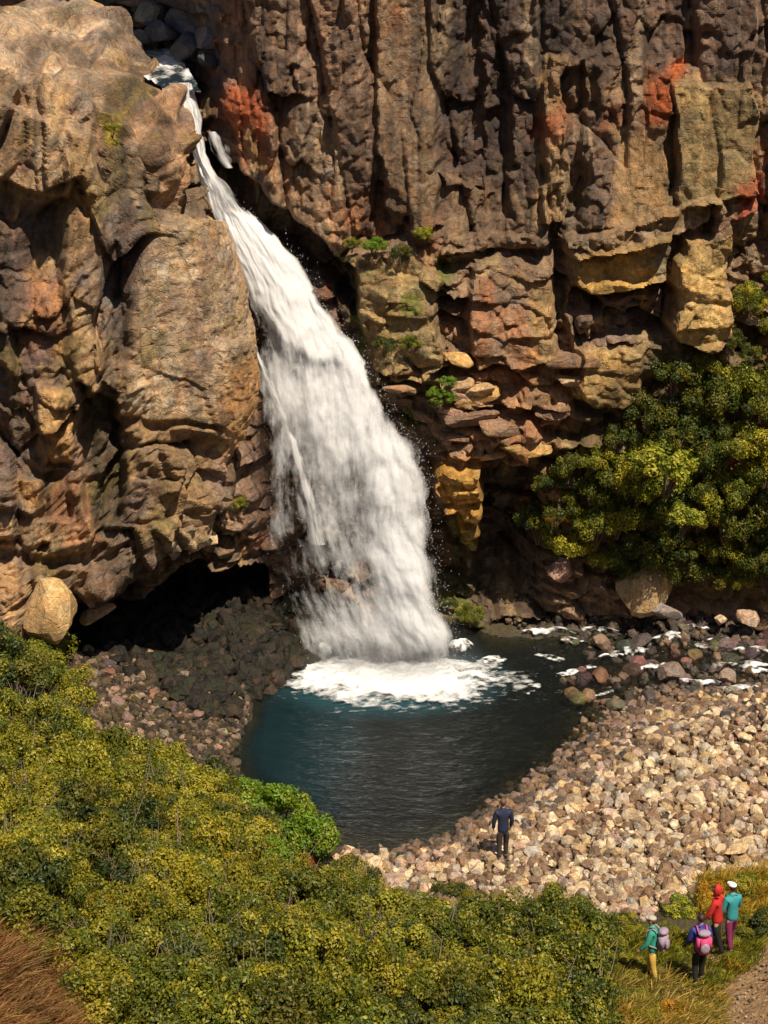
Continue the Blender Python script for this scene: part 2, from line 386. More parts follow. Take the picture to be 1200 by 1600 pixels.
def build_cliff():
    xs = axis(-6.5, 13.6, .048, -60, 60); zs = axis(-1.0, 21.5, .048, -3, 30)
    X, Z = np.meshgrid(xs, zs); Y = np.full(X.shape, 4.)
    for _ in range(3):
        px, py = proj(X, Y, Z); Y = cliff_y0(px, py)
    px, py = proj(X, Y, Z)
    wx = px+16*fbm(X*1.1, Z*1.1, 91, 4); wy = py+16*fbm(X*1.1+40, Z*1.1, 95, 4)
    Y = Y + feats(wx, wy, CR)
    # jointing: tall columns above the ledge, blocky beds below
    colm = sm(420, 330, py+.12*(900-px)*0)*sm(300, 420, px)
    bed = Z + .22*X*0.35
    hA, rA = facets(X+.12*Z, Z, 1.9, 6.0, 3, .30, .9, .20, .14)
    hB, rB = facets(X-.1*Z, Z, .8, 2.2, 4, .12, .45, .10, .16)
    hC, rC = facets(X+.3*Z, bed, 1.7, .85, 5, .26, .8, .16, .12)
    hD, rD = facets(X-.2*Z, bed, .7, .42, 6, .12, .5, .07, .14)
    hE, rE = facets(X, Z, .32, .4, 8, .03, .18, .03, .15)
    low = 1-colm
    H = colm*(hA+hB)+low*(1.0*hC+1.0*hD)+hE+.12*fbm(X*1.5, Z*1.5, 77, 5)
    # horizontal joint steps in the columns
    H = H + colm*.10*np.sign(vn(X*.8, Z*.55, 60))*0
    soft = sm(880, 1000, px)*sm(520, 600, py)
    fl = 0
    for P_ in ([(888,395),(1038,362),(1045,440),(900,462)],[(1060,372),(1132,350),(1135,530),(1058,530)],[(742,410),(800,402),(860,420),(866,560),(740,575)],[(900,545),(1000,550),(1000,620),(900,635)],[(1056,130),(1178,120),(1180,300),(1056,318)],[(950,205),(1052,200),(1052,330),(950,345)],[(585,-60),(682,-60),(684,350),(600,330)],[(550,410),(680,400),(680,560),(570,560)]):
        fl = np.maximum(fl, polymask(wx, wy, P_, 14))
    H = H*(1-.62*fl)
    H = blur(H*(1-.3*soft), 1)+.035*fbm(X*5, Z*4, 88, 4)-.07*np.abs(fbm(X*2.2+7, Z*1.6, 89, 4))
    Y = Y - H
    Y = np.where(Z > 24, Y+(Z-24)*2.0, Y)
    side = np.clip(np.abs(X-2)-16, 0, 60); Y = Y - side*.25
    px2, py2 = wx+5*fbm(X*4, Z*4, 191, 3), wy+5*fbm(X*4, Z*4, 195, 3)
    base = np.zeros(X.shape+(3,))+np.array([.24, .165, .105])
    base *= (.8+.5*(colm*rA+(1-colm)*rC))[..., None]
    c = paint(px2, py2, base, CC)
    c = c*(.78+.44*(colm*rB+(1-colm)*rD))[..., None]
    # rust and pale lichen
    ru = sm(.28, .5, fbm(X*.9, Z*.5, 301, 4))[..., None]; c = c*(1-.5*ru)+np.array([.34, .13, .05])*.5*ru
    dz = (1-.2*colm*sm(540, 640, px2)*sm(1130, 950, px2)); c = c*dz[..., None]
    li = sm(.3, .55, fbm(X*1.7+9, Z*1.1, 311, 5))[..., None]; c = c*(1-.5*li)+np.array([.45, .34, .17])*.5*li*(.3+.7*(1-colm))[..., None]
    dk = (sm(.08, .36, fbm(X*1.7, Z*.16, 351, 4))*(.25+.75*colm)*sm(500, 300, wy+0*X)*.6)[..., None]; c = c*(1-.78*dk)+np.array([.035, .026, .024])*.78*dk
    cs = (sm(.14, .4, fbm(X*1.3+20, Z*.2, 371, 4))*(.3+.7*colm)*.7)[..., None]; c = c*(1-cs)+np.array([.33, .255, .17])*cs
    dk = (sm(.0, .22, fbm(X*2.1+60, Z*.13, 361, 4))*colm*.5)[..., None]; c = c*(1-dk)+np.array([.03, .024, .024])*dk
    c2 = paint(px2, py2, c, [(P_, cc_, .5 if cc_[0] > 2.8*cc_[1] else .5, s_*1.8) for P_, cc_, st_, s_ in CC if cc_[0] > .29 and max(p[1] for p in P_) < 350]); c = c2
    ms = (sm(.22, .45, fbm(X*1.2+3, Z*1.2, 333, 4))*polymask(px2, py2, [(520,340),(700,340),(730,700),(760,1000),(640,1000),(560,600)], 30))[..., None]
    c = c*(1-.75*ms)+np.array([.13, .16, .02])*.75*ms
    wetm = polymask(px2, py2, [(300,220),(560,420),(600,560),(700,700),(760,1000),(700,1080),(100,1100),(200,940),(380,860),(390,600)], 40)
    A = 1-.85*wetm
    V = np.stack([X, Y, Z], -1).reshape(-1, 3)
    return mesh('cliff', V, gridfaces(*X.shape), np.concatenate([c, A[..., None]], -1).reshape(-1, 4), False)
cliff = link('cliff', build_cliff(), M_rock); tag(cliff, 'tall brown jointed rock cliff behind the waterfall with rust red stains', None, None, 'structure')

# ------------------------------------------------------------------ left rock buttress
BR = [
 ([(105,205),(150,215),(168,400),(165,560),(140,640),(112,560)],-.55,12),
 ([(148,95),(205,130),(212,300),(175,330),(150,230)],.45,14),
 ([(-80,130),(80,180),(112,250),(108,312),(50,292),(-80,262)],-.7,8),
 ([(-80,300),(95,318),(105,440),(-80,470)],.35,16),
 ([(215,330),(350,350),(420,500),(420,640),(360,720),(345,800),(240,775),(195,640),(195,450)],-.55,36),
 ([(122,590),(185,640),(190,800),(152,835),(128,760)],1.0,13),
 ([(55,600),(108,612),(118,725),(60,730)],-.55,9),
 ([(-80,728),(66,745),(62,795),(-80,805)],-.5,8),
 ([(66,738),(112,740),(105,805),(60,808)],.6,8),
 ([(72,765),(140,735),(158,850),(84,862)],-.25,9),
 ([(-80,852),(100,868),(205,848),(205,864),(100,886),(-80,872)],.45,7),
 ([(190,648),(330,660),(330,668),(190,662)],.25,5),
 ([(225,690),(330,688),(330,750),(230,752)],.22,8),
 ([(205,105),(255,125),(300,210),(318,290),(285,300),(240,250),(212,200)],-.25,12),
 ([(212,300),(300,310),(330,352),(215,345)],.2,8),
 ([(-80,90),(120,70),(205,100),(205,112),(110,90),(-80,108)],.22,5),
 ([(-80,470),(60,470),(60,590),(-80,590)],-.2,10),
]
BC = [
 ([(-80,-60),(130,-60),(250,90),(262,140),(150,110),(-80,130)],C(.52,.40,.28),.8,10),  # top slope painted paler, as if sunlit
 ([(-80,120),(100,140),(110,300),(-80,270)],C(.40,.28,.16),.7,14),
 ([(0,170),(50,190),(50,270),(0,260)],C(.20,.12,.09),.7,14),
 ([(-80,300),(98,318),(105,600),(-80,600)],C(.11,.08,.068),.9,14),  # recess under the ledge painted dark, shade put into the colour
 ([(45,430),(108,430),(108,560),(50,560)],C(.42,.19,.08),.7,20),
 ([(105,205),(150,215),(168,400),(165,560),(140,620),(112,560)],C(.40,.27,.13),.8,10),
 ([(150,100),(205,130),(212,330),(170,340)],C(.13,.10,.05),.85,12),  # recess darkened in colour to deepen its shade
 ([(160,175),(190,180),(186,228),(166,225)],C(.38,.30,.02),.8,10),
 ([(205,105),(262,135),(320,290),(285,310),(212,250)],C(.34,.21,.12),.7,14),
 ([(280,230),(318,230),(322,290),(290,280)],C(.50,.30,.08),.7,10),
 ([(160,420),(190,420),(188,530),(165,530)],C(.40,.37,.30),.7,12),
 ([(190,360),(250,360),(250,500),(190,560)],C(.19,.135,.105),.8,20),
 ([(245,350),(345,350),(400,520),(395,600),(340,650),(200,650),(200,540)],C(.46,.355,.235),.85,25),
 ([(330,570),(400,540),(395,640),(350,760),(310,770)],C(.55,.29,.08),.8,20),
 ([(185,650),(340,650),(340,800),(220,860),(185,800)],C(.32,.215,.11),.8,18),
 ([(122,590),(188,640),(190,810),(150,835)],C(.10,.095,.045),.8,12),
 ([(55,600),(110,612),(118,725),(60,730)],C(.52,.33,.14),.85,9),
 ([(-80,600),(50,600),(50,730),(-80,730)],C(.14,.10,.075),.8,12),
 ([(-80,735),(64,745),(62,790),(-80,790)],C(.45,.28,.12),.8,8),
 ([(72,765),(140,735),(158,850),(84,862)],C(.38,.19,.09),.8,9),
 ([(-80,800),(80,800),(100,862),(-80,852)],C(.36,.25,.15),.7,9),
 ([(-80,875),(40,885),(30,1000),(-80,1000)],C(.50,.34,.18),.8,10),
 ([(110,880),(300,870),(280,890),(130,1010)],C(.27,.19,.12),.8,10),
 ([(200,850),(212,850),(212,905),(202,905)],C(.5,.42,.28),.8,5),
 ([(285,830),(325,830),(320,872),(285,875)],C(.52,.42,.26),.7,8),
]
def interp(x, pts):
    pts = sorted(pts); return np.interp(x, [p[0] for p in pts], [p[1] for p in pts])
def build_buttress():
    ed = [(252,128),(284,200),(308,280),(345,370),(375,450),(390,530),(392,620),(366,690),(348,770),(325,840),(302,885),(290,960)]
    E = [at(a, b, 1.2) for a, b in ed]; xe = [(p[2], p[0]) for p in E] + [(25, -7.4), (-3, -6.0)]
    bt = [(-300,1010),(0,1000),(60,1008),(120,1005),(160,975),(200,948),(260,903),(300,882),(340,880),(400,890)]
    B = [at(a, b, -2.3) for a, b in bt]; zb = [(p[0], p[2]) for p in B]
    tp = [(-300,50),(0,78),(100,84),(200,112),(265,135),(330,200),(400,300)]
    T = [at(a, b, 0) for a, b in tp]; zt = [(p[0], p[2]) for p in T]
    XN = at(390, 560, 1.2)[0]; RR = 2.0
    # horizontal parameter
    xh = np.concatenate([axis(-12.2, XN-RR, .05, -60, XN-RR)[:-1]]); xh = xh[xh < XN-RR]
    arc = np.linspace(0, math.pi/2, 62); 
    hx = np.concatenate([xh, XN-RR+RR*np.sin(arc), np.full(90, XN)-np.linspace(0, 1.9, 90)])
    hy = np.concatenate([np.zeros(len(xh)), RR-RR*np.cos(arc), RR+np.linspace(.05, 4.6, 90)])
    # vertical parameter rows: 0..1 face fraction plus folded ends
    nf = 345; RT, RB = .7, .5
    backT = np.linspace(9, .08, 110)**1.0; arcT = np.linspace(math.pi/2, 0, 20)
    face = np.linspace(0, 1, nf); arcB = np.linspace(0, math.pi/2, 16)[1:]; backB = np.linspace(.06, 7, 80)
    rows = []
    for b in backT: rows.append((0, RT+b, .10*b))
    for a in arcT[:-1]: rows.append((0, RT-RT*math.cos(a), -(RT-RT*math.sin(a))))
    for f in face: rows.append((f, 0, None))
    for a in arcB: rows.append((1, RB-RB*math.cos(a), RB-RB*math.sin(a)))
    for b in backB: rows.append((1, RB+b, .05*b))
    rows = rows[::-1]
    nr, nc = len(rows), len(hx)
    ztop = interp(hx, zt); zbot = interp(hx, zb)
    Z = np.zeros((nr, nc)); OY = np.zeros((nr, nc))
    for i, (f, oy, dz) in enumerate(rows):
        OY[i] = oy
        if dz is None: Z[i] = (ztop-RT)*(1-f)+(zbot+RB)*f
        elif f == 0: Z[i] = ztop+dz
        else: Z[i] = zbot+dz
    XE = interp(Z, xe); HX = np.tile(hx, (nr, 1)); HY = np.tile(hy, (nr, 1))
    XE = XE-.3; X = -60+(HX+60)*(XE+60)/(XN+60)
    yf = -2.1+.16*(X+12)+.07*(Z-9)
    yf = yf-1.1*sm(9, 3.5, Z)
    Y = yf+HY+OY
    px, py = proj(X, yf+HY, Z)
    # normals
    def nrm(X, Y, Z):
        P = np.stack([X, Y, Z], -1); du = np.gradient(P, axis=1); dv = np.gradient(P, axis=0)
        n = np.cross(du, dv); n /= (np.linalg.norm(n, axis=-1, keepdims=True)+1e-9); return n
    N = nrm(X, Y, Z)
    U = np.cumsum(np.hypot(np.gradient(X, axis=1), np.gradient(Y, axis=1)), 1)-30
    W = np.cumsum(np.hypot(np.gradient(Z, axis=0), np.gradient(Y, axis=0)), 0)
    wx = px+15*fbm(U*1.1, W*1.1, 41, 4); wy = py+15*fbm(U*1.1+40, W*1.1, 45, 4)
    fe = feats(wx, wy, BR)
    dome = polymask(px, py, [(225,340),(350,350),(430,500),(430,640),(350,700),(230,660),(200,480)], 40)
    hA, rA = facets(U+.25*W, W, 2.0, 2.8, 13, .26, 1.0, .16, .12)
    hB, rB = facets(U+.2*W, W, .95, 1.25, 14, .10, .5, .07, .14)
    hC, rC = facets(U, W, .4, .36, 15, .03, .18, .03, .15)
    H = (hA+hB)*(1-.85*dome)+hC*(1-.65*dome)+.08*fbm(U*1.1, W*1.1, 77, 5)
    gr = polymask(px, py, [(250,520),(400,500),(400,650),(250,650)], 50)
    H = H + .02*gr*np.sin((W*.8+U)*14+3*fbm(U, W, 3, 3))*.6
    top = sm(120, 60, py)*sm(.05, .5, OY); H = H*(1-.25*top)
    D = H-fe*(OY < .4)
    Dt = blur(D, 12); tw = sm(.2, .9, OY)*(np.arange(nr)[:, None] > 200); D = blur(D, 1); D = D*(1-tw)+Dt*tw; D = D+.035*fbm(U*5, W*5, 88, 4)-.05*np.abs(fbm(U*2.2+7, W*2.2, 89, 4))
    edge = sm(0, 6, np.arange(nc)[None, ::-1]*1.0)
    P = np.stack([X, Y, Z], -1)+N*(D*edge)[..., None]
    px2, py2 = wx, wy
    base = np.zeros(X.shape+(3,))+np.array([.29, .215, .14]); base *= (.75+.5*rA)[..., None]
    c = paint(px2, py2, base, BC)*(.8+.4*rB)[..., None]
    st = sm(.12, .4, fbm(U*2.2, W*.45, 401, 4))[..., None]; c = c*(1-.45*st)+np.array([.2, .12, .09])*.45*st
    gp = sm(.02, .35, fbm(U*.55+4, W*.4, 461, 4))[..., None]*(1-.6*dome)[..., None]; c = c*(1-.6*gp)+np.array([.155, .125, .12])*.6*gp
    li = sm(.22, .5, fbm(U*1.5+9, W*1.3, 411, 5))[..., None]; c = c*(1-.45*li)+np.array([.52, .36, .17])*.45*li
    dk = (sm(.12, .38, fbm(U*1.5, W*.22, 451, 4))*sm(1.3, .3, dome))[..., None]; c = c*(1-.6*dk)+np.array([.06, .045, .035])*.6*dk
    mo = (sm(.15, .4, fbm(U*1.3, W*.9, 421, 4))*sm(.35, .0, np.abs(rA-.2)))[..., None]; c = c*(1-.5*mo)+np.array([.17, .15, .03])*.5*mo
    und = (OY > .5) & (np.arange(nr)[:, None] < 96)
    c[und] = np.array([.07, .05, .035])  # underside painted dark, as cave shade
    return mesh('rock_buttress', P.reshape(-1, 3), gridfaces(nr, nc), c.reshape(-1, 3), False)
but = link('cliff_buttress', build_buttress(), M_rock); tag(but, 'rounded tan rock buttress overhanging a dark cave left of the waterfall', None, None, 'structure')

# ------------------------------------------------------------------ terrain
TP = []
def tz(px, py, z): p = atz(px, py, z); TP.append((p[0], p[1], z))
def ty(px, py, y): p = at(px, py, y); TP.append((p[0], p[1], p[2]))
for a, b in [(500,1042),(440,1068),(400,1090),(372,1140),(355,1200),(430,1265),(500,1312),(560,1335),(650,1335),(730,1302),(800,1268),(850,1232),(900,1200),(950,1152),(1000,1115),(1100,1092),(1220,1082)]: tz(a, b, 0)
for a, b, z in [(600,1150,-1.3),(600,1250,-.9),(480,1160,-1.6),(700,1180,-1.0),(600,1060,-1.2),(850,1080,-.4),(850,1150,-.4),(850,1030,-.35),(1000,1050,-.25),(1150,1040,-.25),(1300,1030,-.25),(700,1000,-.6),
  (760,978,.1),(900,960,.2),(1050,955,.3),(1200,950,.4),(800,1330,.3),(1000,1200,.35),(1150,1180,.5),(1150,1350,.9),(1000,1380,.8),(850,1400,.6),(650,1400,.25),(560,1370,.25),
  (1090,1540,1.5),(1110,1480,1.3),(1180,1500,1.7),(1180,1600,2),(1000,1530,1.4),(900,1600,1.8),(1400,1300,2.2),(1400,1150,1),
  (500,1380,.5),(650,1470,.6),(750,1460,.6),(850,1500,.9),(700,1600,1.6),(500,1600,2.5),(300,1600,3.6),(0,1600,5.8),(0,1300,5.0),(200,1400,3.6),(400,1450,2.1),(-300,1300,9),(-300,1600,9),
  (380,1110,.25),(300,1180,.5),(230,1160,.9),(150,1110,1.5),(350,1250,.5),(1600,1600,4),(1600,1000,2),(-300,1100,7)]: tz(a, b, z)
for a, b, y in [(0,1050,-10),(130,1195,-10.5),(250,1240,-11),(400,1300,-11.5),(150,1020,-1),(250,965,4.2),(350,975,2.6),(300,1040,.7),(60,1060,-5),(440,1000,2.0),(470,1030,.9),(400,1040,-.2),(200,1000,1.6),(600,990,5),(0,1010,2)]: ty(a, b, y)
TP += [(-25, 5, 6), (25, 8, 3), (0, 12, 1), (-14, 3, 3)]
tt = TPS([(a/10, b/10) for a, b, c in TP], [c for a, b, c in TP], 1e-3)
def tground(x, y):
    z = tt(np.clip(x, -18, 20)/10, np.clip(y, -27, 10)/10)
    return np.clip(z, -2.2, 9)+np.clip(-27-y, 0, 60)*.55+np.clip(np.abs(x)-18, 0, 200)*.12*(y < 5)
def build_ground():
    xs = axis(-13, 15, .085, -220, 220, 1.15); ys = axis(-27, 7.5, .085, -220, 60, 1.15)
    X, Y = np.meshgrid(xs, ys); Z = tground(X, Y)
    px, py = proj(X, Y, Z)
    Z = Z+.10*fbm(X*1.2, Y*1.2, 21, 5)+.05*fbm(X*5, Y*5, 22, 3)
    Z = np.where(Y > 9, np.minimum(Z, .5), Z)
    c = np.zeros(X.shape+(3,))+np.array([.07, .055, .025])
    def pnt(P, cc, s=30):
        nonlocal c
        m = polymask(px+12*fbm(X*2, Y*2, 5, 3), py+12*fbm(X*2, Y*2, 6, 3), P, s)[..., None]; c = c*(1-m)+np.array(cc)*m
    pnt([(430,1330),(740,1280),(900,1180),(1000,1090),(1400,1060),(1400,1420),(1080,1390),(950,1440),(650,1450)], (.07, .045, .03))
    pnt([(380,1040),(900,980),(1300,960),(1300,1090),(1000,1110),(850,1230),(700,1320),(520,1330),(350,1220)], (.06, .05, .035))
    pnt([(100,900),(480,900),(440,1060),(370,1150),(380,1280),(130,1200)], (.03, .024, .014))  # cave and talus ground darkened to stand for overhang shade
    pnt([(1110,1470),(1210,1440),(1400,1500),(1400,1800),(1090,1800),(1120,1600),(1060,1540)], (.27, .165, .08), 24)
    pnt([(-200,1440),(20,1450),(120,1540),(170,1700),(-200,1800)], (.26, .14, .07), 24)
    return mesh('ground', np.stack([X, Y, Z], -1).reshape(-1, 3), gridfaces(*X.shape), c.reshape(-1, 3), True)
ground = link('ground', build_ground(), M_ground); tag(ground, 'dark soil and gravel ground of the gorge floor', None, None, 'structure')
def raycast_ground(px, py):
    px = np.asarray(px, float); py = np.asarray(py, float)
    a, b, c = ray(px, py); t = np.full(px.shape, 20.); done = np.zeros(px.shape, bool)
    for k in range(60):
        x, y, z = a*t, CY+b*t, CZ+c*t
        g = tground(x, y); t = t+np.clip((z-g)*1.1, -2, 3)
    return np.stack([a*t, CY+b*t, tground(a*t, CY+b*t)], -1)

# ------------------------------------------------------------------ water
def build_pool():
    xs = axis(-6, 15, .07, -9, 60); ys = np.arange(-12, 9, .07)
    X, Y = np.meshgrid(xs, ys); Z = 0*X
    G = tground(X, Y); px, py = proj(X, Y, Z)
    d = np.clip(-G, 0, 3)
    riv = sm(760, 900, px)*sm(1180, 1080, py)
    Z = (.025+.09*riv)*fbm(X*1.6, Y*2.2, 8, 4)+riv*.09*fbm(X*4, Y*5, 9, 3)
    dist = np.hypot((X-.1)/1.25, Y-.2)
    teal = np.array([.004, .020, .026]); deep = np.array([.008, .011, .011]); brn = np.array([.022, .018, .014]); blu = np.array([.03, .10, .13])
    n = fbm(X*.8, Y*1.4, 71, 4)
    tm = polymask(px+30*n, py+20*n, [(380,1075),(560,1085),(560,1150),(520,1300),(370,1220)], 90)[..., None]
    c = deep*(1-tm)+teal*tm
    bm = (sm(900, 1020, px+60*n))[..., None]; c = c*(1-bm)+brn*bm
    fo = (sm(3.6, 1.7, dist)*sm(-2, .5, -Y+0*X+1))[..., None]; c = c*(1-.8*fo)+blu*.8*fo
    A = sm(0.02, .55, d)*.97
    return mesh('pool_water', np.stack([X, Y, Z], -1).reshape(-1, 3), gridfaces(*X.shape), np.concatenate([c, A[..., None]], -1).reshape(-1, 4), True)
pool = link('water', build_pool(), M_water); tag(pool, 'dark teal plunge pool and the stream leaving it to the right', None, None, 'structure')

FR = [(130,262,292,5.7),(170,276,309,5.5),(215,298,322,5.2),(262,312,328,5.0),(290,318,338,4.8),(330,333,388,4.5),(370,346,432,4.1),(400,360,466,3.8),(450,380,490,3.5),(500,392,518,3.2),(530,397,552,3.0),(580,400,574,2.6),(640,402,606,2.15),(690,402,652,1.85),(740,402,670,1.6),(800,403,664,1.3),(860,412,676,1.05),(920,430,688,.8),(980,455,700,.55),(1045,480,716,.3)]
DN = [ # density pieces of the fall
 ([(255,120),(300,120),(320,220),(330,300),(345,330),(400,340),(470,400),(520,500),(565,520),(575,600),(540,560),(500,560),(440,520),(395,470),(340,360),(300,280),(265,150)],.42,22),
 ([(450,560),(570,560),(610,640),(665,700),(670,820),(640,760),(560,700),(500,720),(440,640)],.16,90),
 ([(590,690),(668,690),(672,800),(600,790)],.16,50),
 ([(590,740),(680,760),(715,1000),(630,1010),(590,900)],.24,60),
 ([(500,990),(710,990),(720,1080),(480,1080)],.2,110),
 ([(380,530),(410,560),(445,640),(490,740),(520,880),(510,1010),(380,1010)],-.085,60),
 ([(370,860),(540,860),(560,980),(400,1000)],-.06,70),
 ([(375,440),(410,450),(420,530),(398,540)],-.12,20),
 ([(500,780),(590,800),(600,950),(520,950)],.0,60),
]
def fall_layer(name, dy, dens, seed, inset=0, parent=None):
    v = np.linspace(0, 1, 560); u = np.linspace(0, 1, 150)
    fr = np.array(FR, float); py_ = np.interp(v, np.linspace(0, 1, 200), np.interp(np.linspace(0, 1, 200), np.linspace(0, 1, 2), [130, 1045]))
    xl = np.interp(py_, fr[:, 0], fr[:, 1]); xr = np.interp(py_, fr[:, 0], fr[:, 2]); yy = np.interp(py_, fr[:, 0], fr[:, 3])
    k = np.ones(71)/71
    def smt(a): return np.convolve(np.pad(a, 35, mode='edge'), k, 'valid')
    xl, xr, yy = smt(xl), smt(xr), smt(yy)
    xl = xl+5*fbm(v*26, v*0, seed, 3)+inset; xr = xr+12*fbm(v*22, v*0+5, seed+1, 4)-inset
    U, V = np.meshgrid(u, v); PX = xl[:, None]*(1-U)+xr[:, None]*U; PY = np.tile(py_[:, None], (1, len(u)))
    a, b, c = ray(PX, PY); YY = yy[:, None]+dy+.5*(U-.5)**2
    t = (YY-CY)/b; X = a*t; Z = CZ+c*t
    flow = np.stack([U*(.6+.4*(xr-xl)[:, None]/50.)*1.0, -Z*1.0, 0*U+seed*7.7], -1)
    Y = YY-.42*fbm(flow[..., 0]*1.4, Z*.45, seed+3, 4)-.08*fbm(flow[..., 0]*5, Z*.8, seed+4, 3)
    D = dens+np.zeros(U.shape)
    wpx = PX+10*fbm(X*2, Z*1, seed+6, 3)
    for P, d, s in DN: D = D+d*polymask(wpx, PY, P, s)
    D = D-.34*(1-sm(0, .08+.14*vn(V*14, V*0, seed), U))-.42*(1-sm(0, .16+.2*vn(V*17, V*0+3, seed), 1-U)) - .3*sm(985, 1045, PY)
    me = mesh(name, np.stack([X, Y, Z], -1).reshape(-1, 3), gridfaces(*U.shape), None, True, {'flow': flow.reshape(-1, 3), 'dens': D.ravel()})
    return me
wf = link('waterfall', fall_layer('waterfall', 0, .44, 51), M_fall)
tag(wf, 'white waterfall sliding down a rock chute and fanning into the pool', None, None, 'structure')
o = link('water_veil', fall_layer('water_veil', .35, .46, 52, -4), M_fall, wf)
o = link('water_veil', fall_layer('water_veil_front', -.35, .34, 53, 5), M_fall, wf)
# side trickle beside the chute
def strip(name, pts, w, dens, seed):
    P = [at(*p) for p in pts]; n = len(P); k = 60; u = np.linspace(0, 1, 10)
    s = np.linspace(0, n-1, k); C_ = np.stack([np.interp(s, range(n), [p[i] for p in P]) for i in range(3)], -1); W = np.interp(s, range(n), w)
    U, S = np.meshgrid(u, s); X = C_[:, None, 0]+(U-.5)*W[:, None]; Y = C_[:, None, 1]+0*U-.1*np.sin(U*3.14); Z = C_[:, None, 2]+0*U
    fl = np.stack([U*W[:, None]*2, -Z, 0*Z+seed], -1); D = dens-.45*(np.abs(U-.5)*2)**1.5+.3*fbm(U*4, Z*2, 3, 3)
    return mesh(name, np.stack([X, Y, Z], -1).reshape(-1, 3), gridfaces(*U.shape), None, True, {'flow': fl.reshape(-1, 3), 'dens': D.ravel()})
link('side_cascade', strip('side_cascade', [(330,205,5.4),(345,235,5.3),(358,262,5.2)], [.4, .7, .3], .58, 3.), M_fall, wf)
link('water_strand', strip('thin_strand', [(398,545,2.3),(428,615,1.9),(458,690,1.5),(482,770,1.2),(500,850,.9)], [.2, .34, .4, .5, .6], .62, 9.), M_fall, wf)
link('water_strand', strip('water_strand', [(775,770,4.6),(777,800,4.5),(775,835,4.4)], [.16, .2, .16], .42, 5.), M_fall, wf)
# stream above the lip
def build_upper():
    pts = [(292,146,5.6,.45),(270,125,6.6,.7),(235,100,8.5,1.1),(195,78,10.5,1.6),(150,62,12.5,2.0),(60,48,15,2.2)]
    P = [at(a, b, y) for a, b, y, w in pts]; s = np.linspace(0, 5, 120)
    Cc = np.stack([np.interp(s, range(6), [p[i] for p in P]) for i in range(3)], -1); W = np.interp(s, range(6), [p[3] for p in pts])
    u = np.linspace(-1, 1, 40); U, S = np.meshgrid(u, s)
    X = Cc[:, None, 0]+U*W[:, None]; Y = Cc[:, None, 1]+0*U; Z = Cc[:, None, 2]+.12*fbm(X*3, Y*3, 5, 3)
    D = .52+.5*fbm(X*1.3, Y*.8, 15, 3)
    c = np.zeros(X.shape+(4,)); c[..., :3] = (.015, .025, .035); c[..., 3] = 1
    me = mesh('upper_stream', np.stack([X, Y, Z], -1).reshape(-1, 3), gridfaces(*U.shape), c.reshape(-1, 4), True)
    me2 = mesh('upper_foam', np.stack([X, Y-.02, Z+.04], -1).reshape(-1, 3), gridfaces(*U.shape), None, True, {'dens': D.ravel()})
    return me, me2
a_, b_ = build_upper()
us = link('stream', a_, M_water); tag(us, 'dark blue stream feeding the waterfall above its lip', None, None, 'structure')
link('foam', b_, M_foam, us)
# streambed above the lip
def build_bed():
    xs = np.arange(-22, -6.15, .12); ys = np.arange(5.9, 22, .12); X, Y = np.meshgrid(xs, ys)
    h, r = facets(X, Y, .9, .9, 61, .22, .5, .1)
    Z = 17.25+.11*(Y-5)+h+.2*fbm(X, Y, 62, 4)
    c = np.zeros(X.shape+(3,))+np.array([.10, .11, .13])*(.6+.8*r)[..., None]
    return mesh('streambed', np.stack([X, Y, Z], -1).reshape(-1, 3), gridfaces(*X.shape), c.reshape(-1, 3))
tag(link('streambed', build_bed(), M_rock), 'blue grey rock bed of the stream above the waterfall', None, None, 'structure')
# foam at the foot of the fall and white water in the stream
def foam_patch(name, cx, cy, rx, ry, h, seed, dens=.62, n=90, rot=0):
    u = np.linspace(-1, 1, n); U, V = np.meshgrid(u, u); r = np.hypot(U, V)
    X = U*rx; Y = V*ry; c, s = math.cos(rot), math.sin(rot); X, Y = X*c-Y*s+cx, X*s+Y*c+cy
    th = np.arctan2(V, U); Z = .03+h*np.clip(1-r**2, 0, 1)**1.2*(1+.7*fbm(X*1.5, Y*1.5, seed, 4))+h*.3*np.clip(1-r, 0, 1)*fbm(X*3.5, Y*3.5, seed+1, 4)+.02
    Z = Z + .05*fbm(X*2, Y*2, 8, 2)
    D = dens-.75*sm(.42, .98, r+.30*fbm(X*.9, Y*1.1, seed+2, 4)+.10*fbm(th*5, r*1.2, seed+4, 3))
    D = D+(.62 if rx < 3 else .26)*fbm(X*4.5+seed, Y*6, seed+7, 4)*(1 if rx < 3 else sm(.25, .6, r))-(.06 if rx < 3 else 0)
    return mesh(name, np.stack([X, Y, Z], -1).reshape(-1, 3), gridfaces(n, n), None, True, {'dens': D.ravel()})
fb = link('foam', foam_patch('foam', .25, -.15, 4.9, 2.35, .28, 81, .74, 260), M_foam); tag(fb, 'white churning foam where the waterfall hits the pool', None, None, 'structure')
